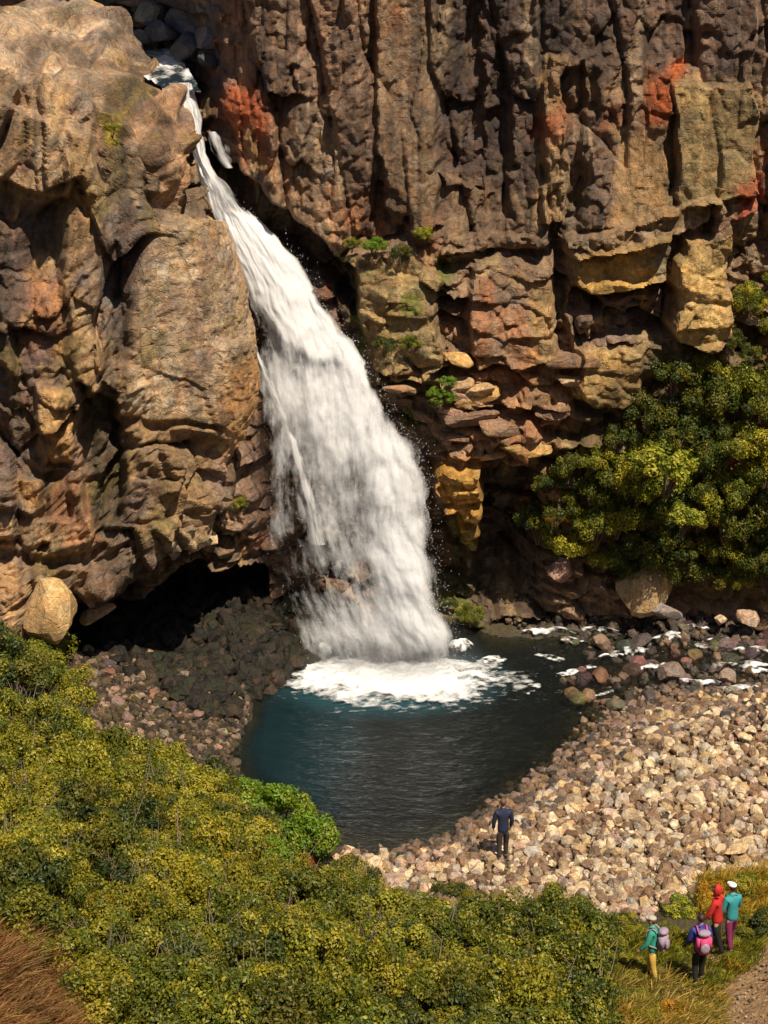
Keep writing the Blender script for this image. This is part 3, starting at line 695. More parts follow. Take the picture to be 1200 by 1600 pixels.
for i, (px, py, rx, ry, h, rot, dn) in enumerate([(625,1075,6.6,3.1,.04,0,.36),(640,1068,5.6,2.7,.08,.05,.5),(850,990,1.6,.45,.16,.15,.55),(890,1003,.9,.35,.14,-.2,.6),(1050,998,.8,.4,.2,.1,.62),(1165,1043,1.6,.35,.16,-.12,.6),(1190,1052,.9,.3,.12,-.1,.6),(1000,1112,1.2,.3,.1,.25,.5),(830,1078,.9,.4,.08,.9,.42),(770,1035,.7,.5,.14,0,.5),(955,1030,.8,.3,.14,.3,.46),(1100,1015,.8,.3,.12,-.3,.48),(1040,965,.9,.3,.15,.2,.5),(930,990,1.3,.3,.2,-.1,.56),(985,1022,1.0,.3,.2,.2,.56),(1080,985,1.1,.3,.22,-.15,.58),(1130,1005,1.0,.28,.2,.1,.58),(1185,1020,1.0,.3,.2,-.2,.58),(1020,1045,.9,.25,.18,.3,.54),(1090,1070,1.1,.28,.18,-.1,.56),(1160,1078,1.0,.22,.15,.05,.54),(900,1050,1.1,.25,.1,.5,.48),(860,1030,1.0,.3,.1,-.4,.48),(950,1085,.9,.25,.12,.4,.5),(1210,985,1.0,.3,.2,0,.56),(505,1030,.7,.5,.45,.3,.56),(720,1020,.7,.5,.4,.3,.58)]):
    p = atz(px, py, .03)
    fo = link('foam', foam_patch('foam_patch', p[0], p[1], rx, ry, h, 90+i, dn, 60, rot), M_foam); tag(fo, 'patch of white foam on the stream', None, None, 'structure')
# flying drops
def drops():
    n = 4200; fr = np.array(FR, float)
    py_ = 290+755*rng.random(n)**.7; side = rng.random(n) < .72
    xl = np.interp(py_, fr[:, 0], fr[:, 1]); xr = np.interp(py_, fr[:, 0], fr[:, 2]); yy = np.interp(py_, fr[:, 0], fr[:, 3])
    px = np.where(side, xr+rng.normal(0, 1, n)*13-8, xl+(xr-xl)*rng.random(n))
    k = 4200; base = rng.random(n) < .42
    a = rng.random(n)*6.283; rr = np.sqrt(rng.random(n))
    a_, b_, c_ = ray(px, py_); Y = yy-.35+rng.normal(0, .2, n); t = (Y-CY)/b_; P = np.stack([a_*t, Y, CZ+c_*t], -1)
    hgt = rng.exponential(.28, n)
    Pb = np.stack([.35+3.1*rr*np.cos(a), -.1+1.4*rr*np.sin(a), .15+hgt*(1-rr*.6)], -1)
    P[base] = Pb[base]
    s = (.003+.006*rng.random(n)**2)
    T = np.array([(1, 1, 1), (1, -1, -1), (-1, 1, -1), (-1, -1, 1)], float); T[:, 2] *= 1.6
    V = (P[:, None]+T[None]*s[:, None, None]).reshape(-1, 3); f = np.array([(0, 1, 2), (0, 3, 1), (0, 2, 3), (1, 3, 2)])
    Fc = (f[None]+4*np.arange(n)[:, None, None]).reshape(-1, 3)
    return mesh('spray', V, Fc)
tag(link('spray', drops(), M_drop), 'fine white spray drops flying off the waterfall', 'spray', None, 'stuff')

# ------------------------------------------------------------------ stones
def ico(sub):
    bm = bmesh.new(); bmesh.ops.create_icosphere(bm, subdivisions=sub, radius=1)
    V = np.array([v.co[:] for v in bm.verts]); Fc = np.array([[v.index for v in f.verts] for f in bm.faces]); bm.free(); return V, Fc
def stone_arrays(sub, seed, cuts=9, rough=.06):
    r = np.random.default_rng(seed); V, Fc = ico(sub); V = V.copy()
    for _ in range(cuts):
        n = r.normal(size=3); n /= np.linalg.norm(n); d = .55+.3*r.random()
        k = V@n; m = k > d; V[m] -= np.outer(k[m]-d, n)*.97
    V = V*(1+rough*(fbm(V[:, 0]*2+seed, V[:, 1]*2+V[:, 2]*1.7, seed, 3)))[:, None]
    return V, Fc
SV = []
for i in range(14):
    V, Fc = stone_arrays(3, 100+i, 11); SV.append(link_me := mesh('stone_shape', V, Fc, None, False)); link_me.materials.append(M_stone)
S1 = [stone_arrays(1, 200+i, 6) for i in range(12)]
S2 = [stone_arrays(2, 230+i, 8) for i in range(12)]
def rotm(a, b, c):
    return np.array(Matrix.Rotation(a, 3, 'Z') @ Matrix.Rotation(b, 3, 'X') @ Matrix.Rotation(c, 3, 'Y'))
PALE = [('pale cream', (.64, .54, .38)), ('sandy tan', (.48, .38, .25)), ('pinkish', (.46, .345, .28)), ('light grey', (.44, .40, .34)), ('golden', (.50, .38, .21)), ('dull brown', (.25, .17, .11))]
WETC = [('dark grey', (.10, .085, .075)), ('dull brown', (.17, .12, .085)), ('pinkish grey', (.26, .19, .16)), ('blackish', (.06, .05, .045)), ('dull tan', (.24, .17, .11))]
def rubble(name, n, reg, size, pal, seed, lab, sink=.25, sub=1, wet=1.0, lift=0, pred=None):
    r = np.random.default_rng(seed); P = np.array(reg, float); pts = []
    while len(pts) < n:
        x = r.uniform(P[:, 0].min(), P[:, 0].max(), 4000); y = r.uniform(P[:, 1].min(), P[:, 1].max(), 4000)
        m = polymask(x, y, reg, 18) > r.random(4000)
        q = raycast_ground(x[m], y[m]); pts += list(q)
    pts = np.array(pts[:n])
    if pred is not None: pts = pts[pred(pts)]
    Vs, Fs, Cs, off = [], [], [], 0
    lib = S1 if sub == 1 else S2
    for p in pts:
        V, Fc = lib[r.integers(12)]; s = size[0]+(size[1]-size[0])*r.random()**2.2
        sc = s*np.array([1, .65+.35*r.random(), .5+.4*r.random()])
        W = (V*sc)@rotm(*(r.random(3)*6.28)).T+p+np.array([0, 0, s*(sink+.25*r.random())+lift*r.random()])
        c = np.array(pal[r.integers(len(pal))][1])*(.75+.5*r.random())
        Vs.append(W); Fs.append(Fc+off); off += len(V); Cs.append(np.tile(np.append(c, wet), (len(V), 1)))
    me = mesh(name, np.concatenate(Vs), np.concatenate(Fs), np.concatenate(Cs), False)
    return tag(link(name, me, M_stonev), lab, name.replace('_', ' '), None, 'stuff')
BEACH = [(525,1335),(640,1345),(740,1305),(830,1262),(900,1215),(960,1150),(1020,1110),(1110,1085),(1230,1080),(1230,1400),(1090,1395),(1000,1440),(900,1425),(800,1440),(650,1455),(560,1385)]
rubble('beach_gravel', 3600, BEACH, (.05, .13), [PALE[5], WETC[4], WETC[1], WETC[1], WETC[4], PALE[5]], 301, 'countless small dark brown pebbles filling the stony beach')  # gravel darkened to paint in the shade between larger stones
rubble('beach_rubble', 4300, BEACH, (.07, .26), PALE+[PALE[5], PALE[0], WETC[4], PALE[5]], 302, 'many fist to head sized pale stones covering the beach', .3, 1)
TAL = [(120,1020),(200,1010),(250,1030),(330,1060),(380,1075),(390,1110),(370,1170),(375,1250),(300,1230),(200,1200),(130,1190),(90,1080)]
rubble('talus_rubble', 3600, TAL, (.06, .2), [('', (.10,.07,.045)), ('', (.07,.05,.035)), ('', (.05,.045,.02)), ('', (.035,.028,.022)), ('', (.16,.11,.08)), ('', (.30,.22,.16)), ('', (.08,.07,.03))], 303, 'loose dark rubble below the cave mouth', .3, 1)  # mostly darkened browns and greens, slope shade painted into the stones
rubble('shore_rubble', 3200, [(560,1338),(700,1312),(780,1240),(860,1190),(930,1110),(1010,1080),(1200,1060),(1230,1110),(1060,1140),(970,1200),(880,1265),(780,1325),(650,1345)], (.08, .26), WETC+[PALE[5]], 304, 'wet dark stones along the edge of the pool', .1, 1, .35)
rubble('stream_rubble', 700, [(740,975),(900,940),(1080,930),(1230,900),(1230,1075),(1080,1085),(960,1100),(930,1050),(880,990)], (.1, .3), [WETC[0], WETC[3], WETC[1], WETC[3]], 305, 'wet rubble lying in the shallow stream', .2, 1, .4, .12)
rubble('bank_rubble', 500, [(860,880),(1230,860),(1230,950),(860,960)], (.12, .35), WETC+[PALE[5], PALE[2]], 306, 'mixed rubble on the far bank below the bushes', .3, 1, .8, .3)
rubble('cave_rubble', 1500, [(150,990),(220,940),(300,900),(400,900),(500,960),(500,1035),(440,1070),(385,1095),(340,1130),(240,1080),(170,1030)], (.12, .45), [('', (.02,.015,.010)), ('', (.022,.02,.009)), ('', (.012,.010,.008)), ('', (.04,.028,.017)), ('', (.016,.02,.007))], 307, 'broken rock on the cave floor, darkened to stand for shade', .3, 1, .5)  # near-black palette paints the overhang's shade onto wet mossy rock

nst = 0
def boulder(px, py, s, cname, c, label, group=None, z=None, name='beach_stone', cat='stone', sc=(1, .8, .7), sink=.35, wet=.9, Y=None, rz=None, variant=None, tilt=.35):
    p = at(px, py, Y) if Y is not None else (atz(px, py, z) if z is not None else raycast_ground(np.array([px]), np.array([py]))[0])
    o = link(name, SV[random.randrange(14) if variant is None else variant]); o.location = (p[0], p[1], p[2]+(s*sink if Y is None else 0))
    o.scale = (s*sc[0], s*sc[1], s*sc[2]); o.rotation_euler = (random.uniform(-tilt, tilt), random.uniform(-tilt, tilt), random.uniform(0, 6.28) if rz is None else rz)
    o.color = (*c, wet); return tag(o, label, cat, group)
def zone(px, py):
    if py < 1150: return 'at the far end of the beach beside the stream'
    if py > 1350: return 'where the beach meets the near bushes'
    if px < 830: return 'on the near tip of beach by the pool'
    if px > 1050: return 'at the right side of the beach'
    return 'in the middle of the beach'
def poisson(poly, n, seed, jit=1.0, mind=.42):
    r = np.random.default_rng(seed); P = np.array(poly, float); out = []
    tries = 0
    while len(out) < n and tries < 60:
        tries += 1
        x = r.uniform(P[:, 0].min(), P[:, 0].max(), 900); y = r.uniform(P[:, 1].min(), P[:, 1].max(), 900)
        m = polymask(x, y, poly, 4) > .6; q = raycast_ground(x[m], y[m])
        for a, b, c in zip(x[m], y[m], q):
            if all((c[0]-d[2][0])**2+(c[1]-d[2][1])**2 > mind**2 for d in out):
                out.append((a, b, c))
                if len(out) >= n: break
    return out
for px, py, q in poisson(BEACH, 250, 11, mind=.55):
    s = .15+.22*random.random()**2.5
    if math.hypot(px-785, py-1345) < 22: continue
    k = random.choices(range(6), [4, 4, 2.5, 2, 1.5, 1.5])[0]; cn, c = PALE[k]; f = random.uniform(.85, 1.15)
    big = 'large' if s > .23 else 'smaller'
    lb = f'{big} {cn} stone {zone(px, py)}'
    boulder(px, py, s, cn, tuple(x*f for x in c), lb, lb.replace(' stone ', ' stones ').replace('large ', 'large ', 1), sc=(1, random.uniform(.65, .95), random.uniform(.5, .8)))
# named boulders
boulder(1012,918,1.15,'', (.50,.36,.19), 'big golden wedge shaped boulder below the bushes above the stream', Y=3.6, name='boulder', cat='boulder', sc=(1.05,.8,.95), variant=3, rz=.4, tilt=.15)
boulder(80,955,1.08,'', (.60,.42,.20), 'smooth pale golden boulder hanging below the rock buttress at left', Y=-3.4, name='boulder', cat='boulder', sc=(.85,.8,1.15), variant=5, rz=.2, tilt=.1)
boulder(1125,968,.32,'', (.62,.50,.36), 'round cream boulder on the far stream bank', Y=3.2, name='boulder', cat='boulder')
boulder(1172,965,.5,'', (.50,.36,.26), 'pinkish tan boulder at the right end of the far stream bank', Y=3.0, name='boulder', cat='boulder', sc=(1,.8,.6))
boulder(1040,955,.55,'', (.30,.28,.27), 'grey boulder in front of the golden wedge shaped boulder', Y=2.9, name='boulder', cat='boulder', sc=(1.2,.7,.5))
boulder(875,890,.6,'', (.42,.27,.22), 'pink grey boulder at the foot of the dark bushes', Y=3.4, name='boulder', cat='boulder', sc=(1,.8,.8))
boulder(1135,1065,.42,'', (.36,.29,.25), 'wet pinkish boulder standing in the stream at right', z=.0, name='boulder', cat='boulder', wet=.4)
boulder(1050,1060,.6,'', (.24,.19,.16), 'dark brown boulder in the middle of the stream', z=.0, name='boulder', cat='boulder', wet=.4, sc=(1.1,.8,.6))
boulder(1000,1008,.5,'', (.09,.08,.08), 'black wet boulder between two patches of white foam', z=.0, name='boulder', cat='boulder', wet=.25, sc=(1.2,.8,.5))
boulder(940,1010,.42,'', (.28,.20,.14), 'brown pointed boulder beside the white foam in the stream', z=.0, name='boulder', cat='boulder', wet=.4)
boulder(1165,1330,.5,'', (.60,.47,.28), 'flat pale yellow slab on the beach near its right edge', name='boulder', cat='boulder', sc=(1.5,.6,.35), rz=.5, tilt=.1)
boulder(845,1252,.33,'', (.60,.48,.34), 'cream boulder at the water edge right of the person in navy', name='boulder', cat='boulder')
boulder(150,960,.55,'', (.36,.25,.15), 'brown block wedged under the lip of the cave', Y=-2.2, name='boulder', cat='boulder', sc=(1.2,.7,.5))
boulder(225,1030,.42,'', (.40,.26,.18), 'pinkish brown boulder on the rubble below the cave', name='boulder', cat='boulder')
boulder(820,700,.55,'', (.46,.22,.11), 'orange brown broken block on the ledge above the dark cleft', Y=2.3, name='boulder', cat='boulder', sc=(.6,.6,1))
boulder(745,610,.5,'', (.48,.34,.18), 'tan broken block on the rocky ledge right of the waterfall', Y=2.4, name='boulder', cat='boulder', sc=(1.2,.7,.5))
boulder(625,608,.5,'', (.40,.25,.15), 'flat brown slab beside the waterfall below the mossy block', Y=2.4, name='boulder', cat='boulder', sc=(1.2,.6,.35), rz=0)
upb = [(240,15,.9,11.5,(.34,.34,.28)),(300,30,1.2,10.5,(.17,.19,.23)),(292,72,.7,8.6,(.08,.095,.12)),(185,25,.9,13,(.03,.035,.045)),(322,92,.45,7.6,(.07,.08,.10)),(215,60,.5,10,(.22,.23,.26)),(330,60,.9,8.4,(.20,.20,.22)),(150,10,1.2,14.5,(.03,.035,.05)),(238,112,.35,8.2,(.14,.17,.21)),(250,50,.7,10,(.15,.17,.20))]
ub_l = ['pale grey boulder highest above the stream bend','large blue grey slab overlooking the waterfall lip','dark blue boulder beside the upper stream','blackish boulder at the back of the upper gorge','dark wet boulder right above the waterfall lip','light blue grey stone in the upper stream','grey lilac boulder against the cliff above the lip','black rock at the upper left of the gorge','blue grey wet stone just behind the lip','mid grey boulder in the centre of the upper gorge']
for (a, b, s, y, c), l in zip(upb, ub_l): boulder(a, b, s, '', c, l, Y=y, name='boulder', cat='boulder', wet=.4)
for i in range(60):
    px = random.uniform(880, 1210); py = random.uniform(965, 1105)
    k = random.randrange(5); cn, c = WETC[k]; s = random.uniform(.18, .42)
    zt_ = 'near the foot of the far bank' if py < 1010 else ('beside the beach' if py > 1065 else 'midway across the stream')
    lb = f'{cn} wet rock {zt_} ' + ('close to the pool' if px < 930 else 'further downstream')
    boulder(px, py, s, cn, tuple(x*random.uniform(.4, .85) for x in c), lb.strip(), lb.replace(' rock ', ' rocks '), z=0 if py > 1000 else None, name='stream_rock', cat='rock', wet=.35, sink=.1)
for px, py, q in poisson(TAL, 70, 13, mind=.5):
    k = random.randrange(6); cn, c = ([PALE[5], ('light brown', (.30,.22,.15)), ('dull tan', (.36,.27,.19))]+WETC[:3])[k]; s = random.uniform(.14, .3)
    zt_ = 'just below the cave mouth' if py < 1060 else ('near the pool edge' if px > 290 else 'above the bushes')
    lb = f'{cn} talus rock on the dark rubble {zt_}'
    boulder(px, py, s, cn, tuple(x*random.uniform(.8, 1.1) for x in c), lb, lb.replace(' rock ', ' rocks '), name='talus_rock', cat='rock')
# mist hanging over the foot of the fall
def mist():
    V, Fc = ico(4); V = V*np.array([3.4, 1.7, 2.3])+np.array([.3, .1, .6])
    t = NT('mist_air'); g = t.geo()
    rel = t.vm('DIVIDE', t.vm('SUBTRACT', g, (.3, .1, .3)), (3.3, 1.6, 2.4)); L = t.n('ShaderNodeVectorMath', {0: rel}, operation='LENGTH').outputs['Value']
    d = t.m2('MULTIPLY', t.mapr(L, .15, .95, 1, 0), t.mapr(t.noise(g, 1.1, 3, .6), .3, .7, .3, 1.5))
    v = t.n('ShaderNodeVolumePrincipled', {'Color': (.95, .96, 1, 1), 'Density': t.m2('MULTIPLY', d, .55), 'Anisotropy': .2}).outputs[0]
    t.t.links.new(v, t.out.inputs['Volume'])
    tag(link('mist', mesh('mist', V, Fc, None, True), t.m), 'pale mist hanging over the foot of the waterfall', 'mist', None, 'stuff')
mist()
# ------------------------------------------------------------------ shrubs
def crown(seed, n=2600, R_=1.0, H=.8, blobs=26, leaf=.05, pal=None, flat=1.0, tipbias=.5):
    r = np.random.default_rng(seed)
    d = r.normal(size=(blobs, 3)); d[:, 2] = np.abs(d[:, 2])*1.1-.25; d /= np.linalg.norm(d, axis=1)[:, None]
    bc = d*np.array([R_, R_, H])*(.5+.38*r.random(blobs))[:, None]; br = R_*(.15+.17*r.random(blobs))
    bcol = r.integers(0, len(pal), blobs)
    bi = r.integers(0, blobs, n); v = r.normal(size=(n, 3)); v[:, 2] += .25; v /= np.linalg.norm(v, axis=1)[:, None]
    rad = br[bi]*(.6+.42*r.random(n)**.5)*(1+.1*r.normal(size=n))
    P = bc[bi]+v*rad[:, None]; P[:, 2] += H*.35
    nrm = v+r.normal(size=(n, 3))*.55; nrm /= np.linalg.norm(nrm, axis=1)[:, None]
    t = np.cross(nrm, r.normal(size=(n, 3))); t /= np.linalg.norm(t, axis=1)[:, None]; b = np.cross(nrm, t)
    s = leaf*(.6+.8*r.random(n)); w = s*(.45+.25*r.random(n))
    V = np.stack([P-t*s[:, None], P-b*w[:, None]+nrm*(w*.25)[:, None], P+t*s[:, None], P+b*w[:, None]+nrm*(w*.25)[:, None]], 1).reshape(-1, 3)
    Fc = np.arange(4*n).reshape(n, 4)
    c = np.array(pal)[bcol[bi]]*(.7+.6*r.random(n))[:, None]
    odd = r.random(n) < .12; c[odd] = np.array(pal)[r.integers(0, len(pal), odd.sum())]*1.15
    return mesh('crown_shape', V, Fc, np.repeat(c, 4, 0), False)
def stems(seed, R_=1.0, H=.8, n=9):
    r = np.random.default_rng(seed); Vs, Fs = [], []; off = 0
    for k in range(n):
        a = r.random()*6.283; e = np.array([math.cos(a)*R_*.6*r.random(), math.sin(a)*R_*.6*r.random(), H*(.7+.4*r.random())]); p0 = np.array([e[0]*.1, e[1]*.1, -.6])
        mid = (p0+e)/2+r.normal(size=3)*.06
        for q, rd in ((p0, .035), (mid, .022), (e, .008)):
            an = np.arange(5)*6.283/5; Vs.append(q+np.stack([np.cos(an)*rd, np.sin(an)*rd, 0*an], -1))
        for s in (0, 5):
            for j in range(5): Fs.append((off+s+j, off+s+(j+1) % 5, off+s+5+(j+1) % 5, off+s+5+j))
        off += 15
    return mesh('stem_shape', np.concatenate(Vs), np.array(Fs), None, True)
OLIVE = [(.17,.185,.012), (.11,.14,.012), (.24,.23,.014), (.06,.085,.010), (.32,.31,.03)]
GOLD = [(.26,.245,.012), (.19,.20,.012), (.12,.15,.012), (.35,.32,.03)]
DGREEN = [(.05,.075,.010), (.08,.095,.010), (.035,.06,.012), (.13,.13,.012)]
BRIGHT = [(.14,.26,.012), (.11,.21,.012), (.20,.28,.02)]
YELGR = [(.28,.31,.015), (.19,.24,.012), (.38,.38,.04), (.12,.16,.012)]
ORANGE = [(.48,.20,.012), (.42,.24,.012), (.50,.30,.02)]
CR_ = {}
for nm, pal, leaf, n, cnt in (('olive', OLIVE, .036, 9000, 5), ('gold', GOLD, .034, 9000, 4), ('dark', DGREEN, .04, 6500, 4), ('bright', BRIGHT, .045, 6500, 2), ('yelgr', YELGR, .055, 3200, 2), ('orange', ORANGE, .035, 3000, 2)):
    CR_[nm] = []
    for i in range(cnt):
        me = crown(hash((i, leaf, n)) % 9999, n, 1.0, .8, 30, leaf, pal); me.materials.append(M_leaf); CR_[nm].append(me)
ST_ = [stems(900+i) for i in range(3)]
for s_ in ST_: s_.materials.append(M_bark)
def shrub(p, kind, r, label, group=None, h=1.0, name='shrub', cat='shrub', tint=(1, 1, 1)):
    e = empty(name, tuple(p), random.uniform(0, 6.28)); e.scale = (r, r, r*h); tag(e, label, cat, group)
    o = link('crown', random.choice(CR_[kind]), None, e); o.color = (*tint, 1)
    o.location = (0, 0, .15)
    s = link('stems', random.choice(ST_), None, e)
    return e
FG = [(-60,1010),(55,1015),(95,1090),(135,1180),(250,1215),(380,1262),(500,1320),(535,1370),(600,1420),(655,1468),(730,1462),(850,1440),(955,1455),(975,1510),(985,1585),(960,1690),(200,1690),(150,1600),(90,1500),(-60,1430)]
def fgzone(px, py):
    if px < 150 and py < 1250: return 'at the left edge below the rock buttress'
    if py < 1300: return 'along the top of the near slope'
    if px > 700: return 'below the stony beach left of the hikers'
    if py < 1450: return 'midway down the near slope'
    return 'at the bottom of the near slope'
desc = {'olive': 'olive green heath shrub', 'gold': 'golden yellow heath shrub', 'dark': 'dark green shrub', 'bright': 'bright green leafy shrub', 'yelgr': 'yellow green leafy shrub', 'orange': 'orange tinted grassy shrub'}
big_n = 0
for px, py, q in [q for q in poisson(FG, 230, 21, mind=.95) if not (385 < q[0] < 510 and 1235 < q[1] < 1375) and not (q[0] > 925 and q[1] > 1440)]:
    g = fbm(np.array([px/170.]), np.array([py/130.]), 500, 3)[0]
    pg = .18+.9*g+(.25 if 1180 < py < 1420 and px < 520 else 0)+(.15 if px > 560 and py < 1500 else 0)
    pg -= .3*(py > 1470); k = 'gold' if random.random() < pg else ('dark' if random.random() < (.16 if py < 1440 else .24) else 'olive')
    if polymask(np.array([px]), np.array([py]), [(60,1440),(150,1440),(260,1700),(60,1700)], 10)[0] > .5 and random.random() < .6: k = 'gold'
    r = random.uniform(.75, 1.25); z_ = fgzone(px, py); lb = f'{desc[k]} {z_}'
    f = random.uniform(.85, 1.15)
    shrub(q-np.array([0, 0, .2]), k, r, lb, lb.replace(' shrub ', ' shrubs '), random.uniform(.75, 1.25), tint=(f, f, f))
# low ground cover between the shrubs
def cover(name, region, n, pal, leaf, hgt, seed, label, blades=False):
    r = np.random.default_rng(seed); P = np.array(region, float); pts = []
    while sum(len(p) for p in pts) < n:
        x = r.uniform(P[:, 0].min(), P[:, 0].max(), 20000); y = r.uniform(P[:, 1].min(), P[:, 1].max(), 20000)
        m = polymask(x, y, region, 26) > r.random(20000); pts.append(raycast_ground(x[m], y[m]))
    p = np.concatenate(pts)[:n]; n = len(p)
    if blades:
        tuft = fbm(p[:, 0]*2.2, p[:, 1]*2.2, seed, 3)
        lean = r.normal(size=(n, 3))*.35+np.array([.45, -.35, 0]); L = hgt*(.6+.7*r.random(n))*(1+.9*tuft)
        tip = p+np.stack([lean[:, 0]*L, lean[:, 1]*L, L*.85], -1); w = leaf
        sd = r.normal(size=(n, 3))*np.array([1, 1, 0]); sd /= np.linalg.norm(sd, axis=1)[:, None]
        mid = p*.45+tip*.55+np.array([0, 0, .12])*L[:, None]
        V = np.stack([p-sd*w, p+sd*w, mid+sd*w*.8, mid-sd*w*.8, tip], 1).reshape(-1, 3)
        base = 5*np.arange(n)[:, None]; Fc = np.concatenate([base+np.array([0, 1, 2]), base+np.array([0, 2, 3]), base+np.array([3, 2, 4])]); k = 5
    else:
        p = p+np.stack([0*p[:, 0], 0*p[:, 0], hgt*r.random(n)], -1)
        nr = r.normal(size=(n, 3))+np.array([0, -.3, .8]); nr /= np.linalg.norm(nr, axis=1)[:, None]
        t = np.cross(nr, r.normal(size=(n, 3))); t /= np.linalg.norm(t, axis=1)[:, None]; b = np.cross(nr, t); s = leaf*(.6+.8*r.random(n))[:, None]
        V = np.stack([p-t*s, p-b*s*.6, p+t*s, p+b*s*.6], 1).reshape(-1, 3); Fc = np.arange(4*n).reshape(n, 4); k = 4
    cl = np.array(pal)[r.integers(0, len(pal), n)]*(.7+.6*r.random(n))[:, None]
    tag(link(name, mesh(name, V, Fc, np.repeat(cl, k, 0)), M_leaf), label, name.replace('_', ' '), None, 'stuff')
cover('ground_cover', FG, 45000, DGREEN+OLIVE[:2], .045, .2, 41, 'low dark green and olive undergrowth between the near shrubs')  # greens darkened to paint shade into the gaps between shrubs
cover('tussock_grass', [(-60,1455),(10,1455),(70,1500),(120,1560),(170,1700),(-60,1700)], 26000, [(.32,.15,.06),(.42,.24,.11),(.24,.12,.05),(.46,.30,.13),(.20,.15,.04)], .012, .45, 42, 'reddish brown tussock grass in the bottom left corner', True)
cover('orange_grass', [(940,1540),(1000,1520),(1060,1545),(1125,1570),(1130,1660),(920,1660)], 16000, [(.50,.32,.06),(.50,.38,.14),(.26,.22,.03),(.20,.20,.02)], .014, .3, 43, 'orange and straw grass below the hikers', True)
cover('straw_grass', [(1085,1385),(1150,1372),(1260,1372),(1260,1430),(1150,1440),(1090,1420)], 9000, [(.50,.34,.04),(.44,.34,.04),(.34,.28,.03)], .016, .4, 44, 'yellow orange grass behind the hikers', True)
cover('path_edge_grass', [(960,1460),(1200,1460),(1180,1500),(1110,1560),(1000,1560)], 7000, OLIVE+GOLD, .012, .22, 45, 'thin olive grass around the hikers feet', True)
# orange shrubs near the hikers
for px, py, k, r, lb in [(1048,1520,'olive',.35,'low olive shrub between the hiker in green and the hiker in blue'),(985,1510,'gold',.4,'low golden shrub left of the hiker in green'),(1065,1490,'yelgr',.25,'small yellow green tuft left of the hiker in blue'),(1000,1575,'olive',.45,'low olive shrub at the bottom below the hiker in green'),(1120,1560,'gold',.3,'low golden shrub right below the hiker in blue'),(1165,1470,'olive',.4,'olive shrub right of the hiker in teal'),(1120,1405,'orange',.55,'orange tinted shrub right behind the two hikers in red and teal'),(1175,1400,'gold',.65,'golden shrub at the right edge behind the hikers'),(1060,1425,'yelgr',.5,'yellow green shrub between the beach and the hikers'),
   (1155,1515,'orange',.3,'small orange shrub right of the hiker in blue'),(1045,1590,'orange',.5,'orange shrub below the hiker in blue'),(1100,1595,'gold',.4,'golden shrub at the bottom edge beside the path'),(965,1572,'olive',.5,'olive shrub below the hiker in the green jacket'),
   (945,1492,'olive',.6,'olive shrub left of the hiker in the green jacket'),(705,1405,'dark',.6,'small green bush growing on the stones of the near beach'),(735,1412,'olive',.4,'little olive bush at the right of the green bush on the beach'),(1205,1455,'dark',.6,'dark shrub at the right edge beyond the path')]:
    q = raycast_ground(np.array([px]), np.array([py]))[0]; shrub(q-np.array([0, 0, .1]), k, r, lb, None, .8)
for px, py, r, lb in [(432,1300,1.05,'largest bright green shrub above the dark pool'),(478,1340,.9,'bright green shrub sloping towards the beach tip'),(385,1268,.75,'bright green shrub left of the largest bright one'),(430,1375,.8,'bright green shrub lowest beside the golden shrubs')]:
    q = raycast_ground(np.array([px]), np.array([py]))[0]; shrub(q, 'bright', r, lb, None, 1.1)
for px, py, lb in [(160,1455,'small red leaved bush low on the left of the near slope'),(475,1385,'tiny red leaved bush beside the bright green shrubs')]:
    q = raycast_ground(np.array([px]), np.array([py]))[0]; shrub(q+np.array([0, 0, .55]), 'orange', .28, lb, None, .8, tint=(.9, .4, .6))
for i, (px, py, r) in enumerate([(470,975,.35),(420,975,.4),(460,1000,.35),(350,1010,.3),(400,1025,.3),(300,1035,.3),(430,1000,.35),(370,985,.35),(270,1065,.25),(480,1020,.25)]):
    q = raycast_ground(np.array([px]), np.array([py]))[0]
    if q[1] > 3.4: q = at(px, py, 3.2)
    shrub(q-np.array([0, 0, .12]), 'dark', r, 'dark moss clump on the wet rubble between the cave and the waterfall', 'dark moss clumps on the wet rubble between the cave and the waterfall', .5, 'moss_clump', 'moss', (.55, .6, .5))
# low scrub around the hikers
for i, (px, py, k, r) in enumerate([(975,1450,'olive',.5),(1000,1460,'gold',.35),(1040,1455,'olive',.35),(1062,1462,'olive',.3),(985,1535,'gold',.4),(1038,1548,'olive',.35),(1062,1550,'gold',.3),(1130,1530,'olive',.3),(1150,1498,'gold',.3),(1170,1440,'gold',.45),(1195,1425,'orange',.4),(1145,1405,'gold',.4),(1095,1400,'olive',.35),(1095,1580,'orange',.35),(1060,1600,'gold',.4),(1010,1600,'olive',.5)]):
    q = raycast_ground(np.array([px]), np.array([py]))[0]
    lb = f"low {desc[k].split(' shrub')[0].replace(' grassy', '').replace(' heath', '')} scrub " + ('behind the hikers at the edge of the beach' if py < 1470 else 'in the grass at the feet of the hikers')
    shrub(q-np.array([0, 0, .12]), k, r, lb, lb.replace(' scrub ', ' scrub bushes '), .75, 'scrub_bush')
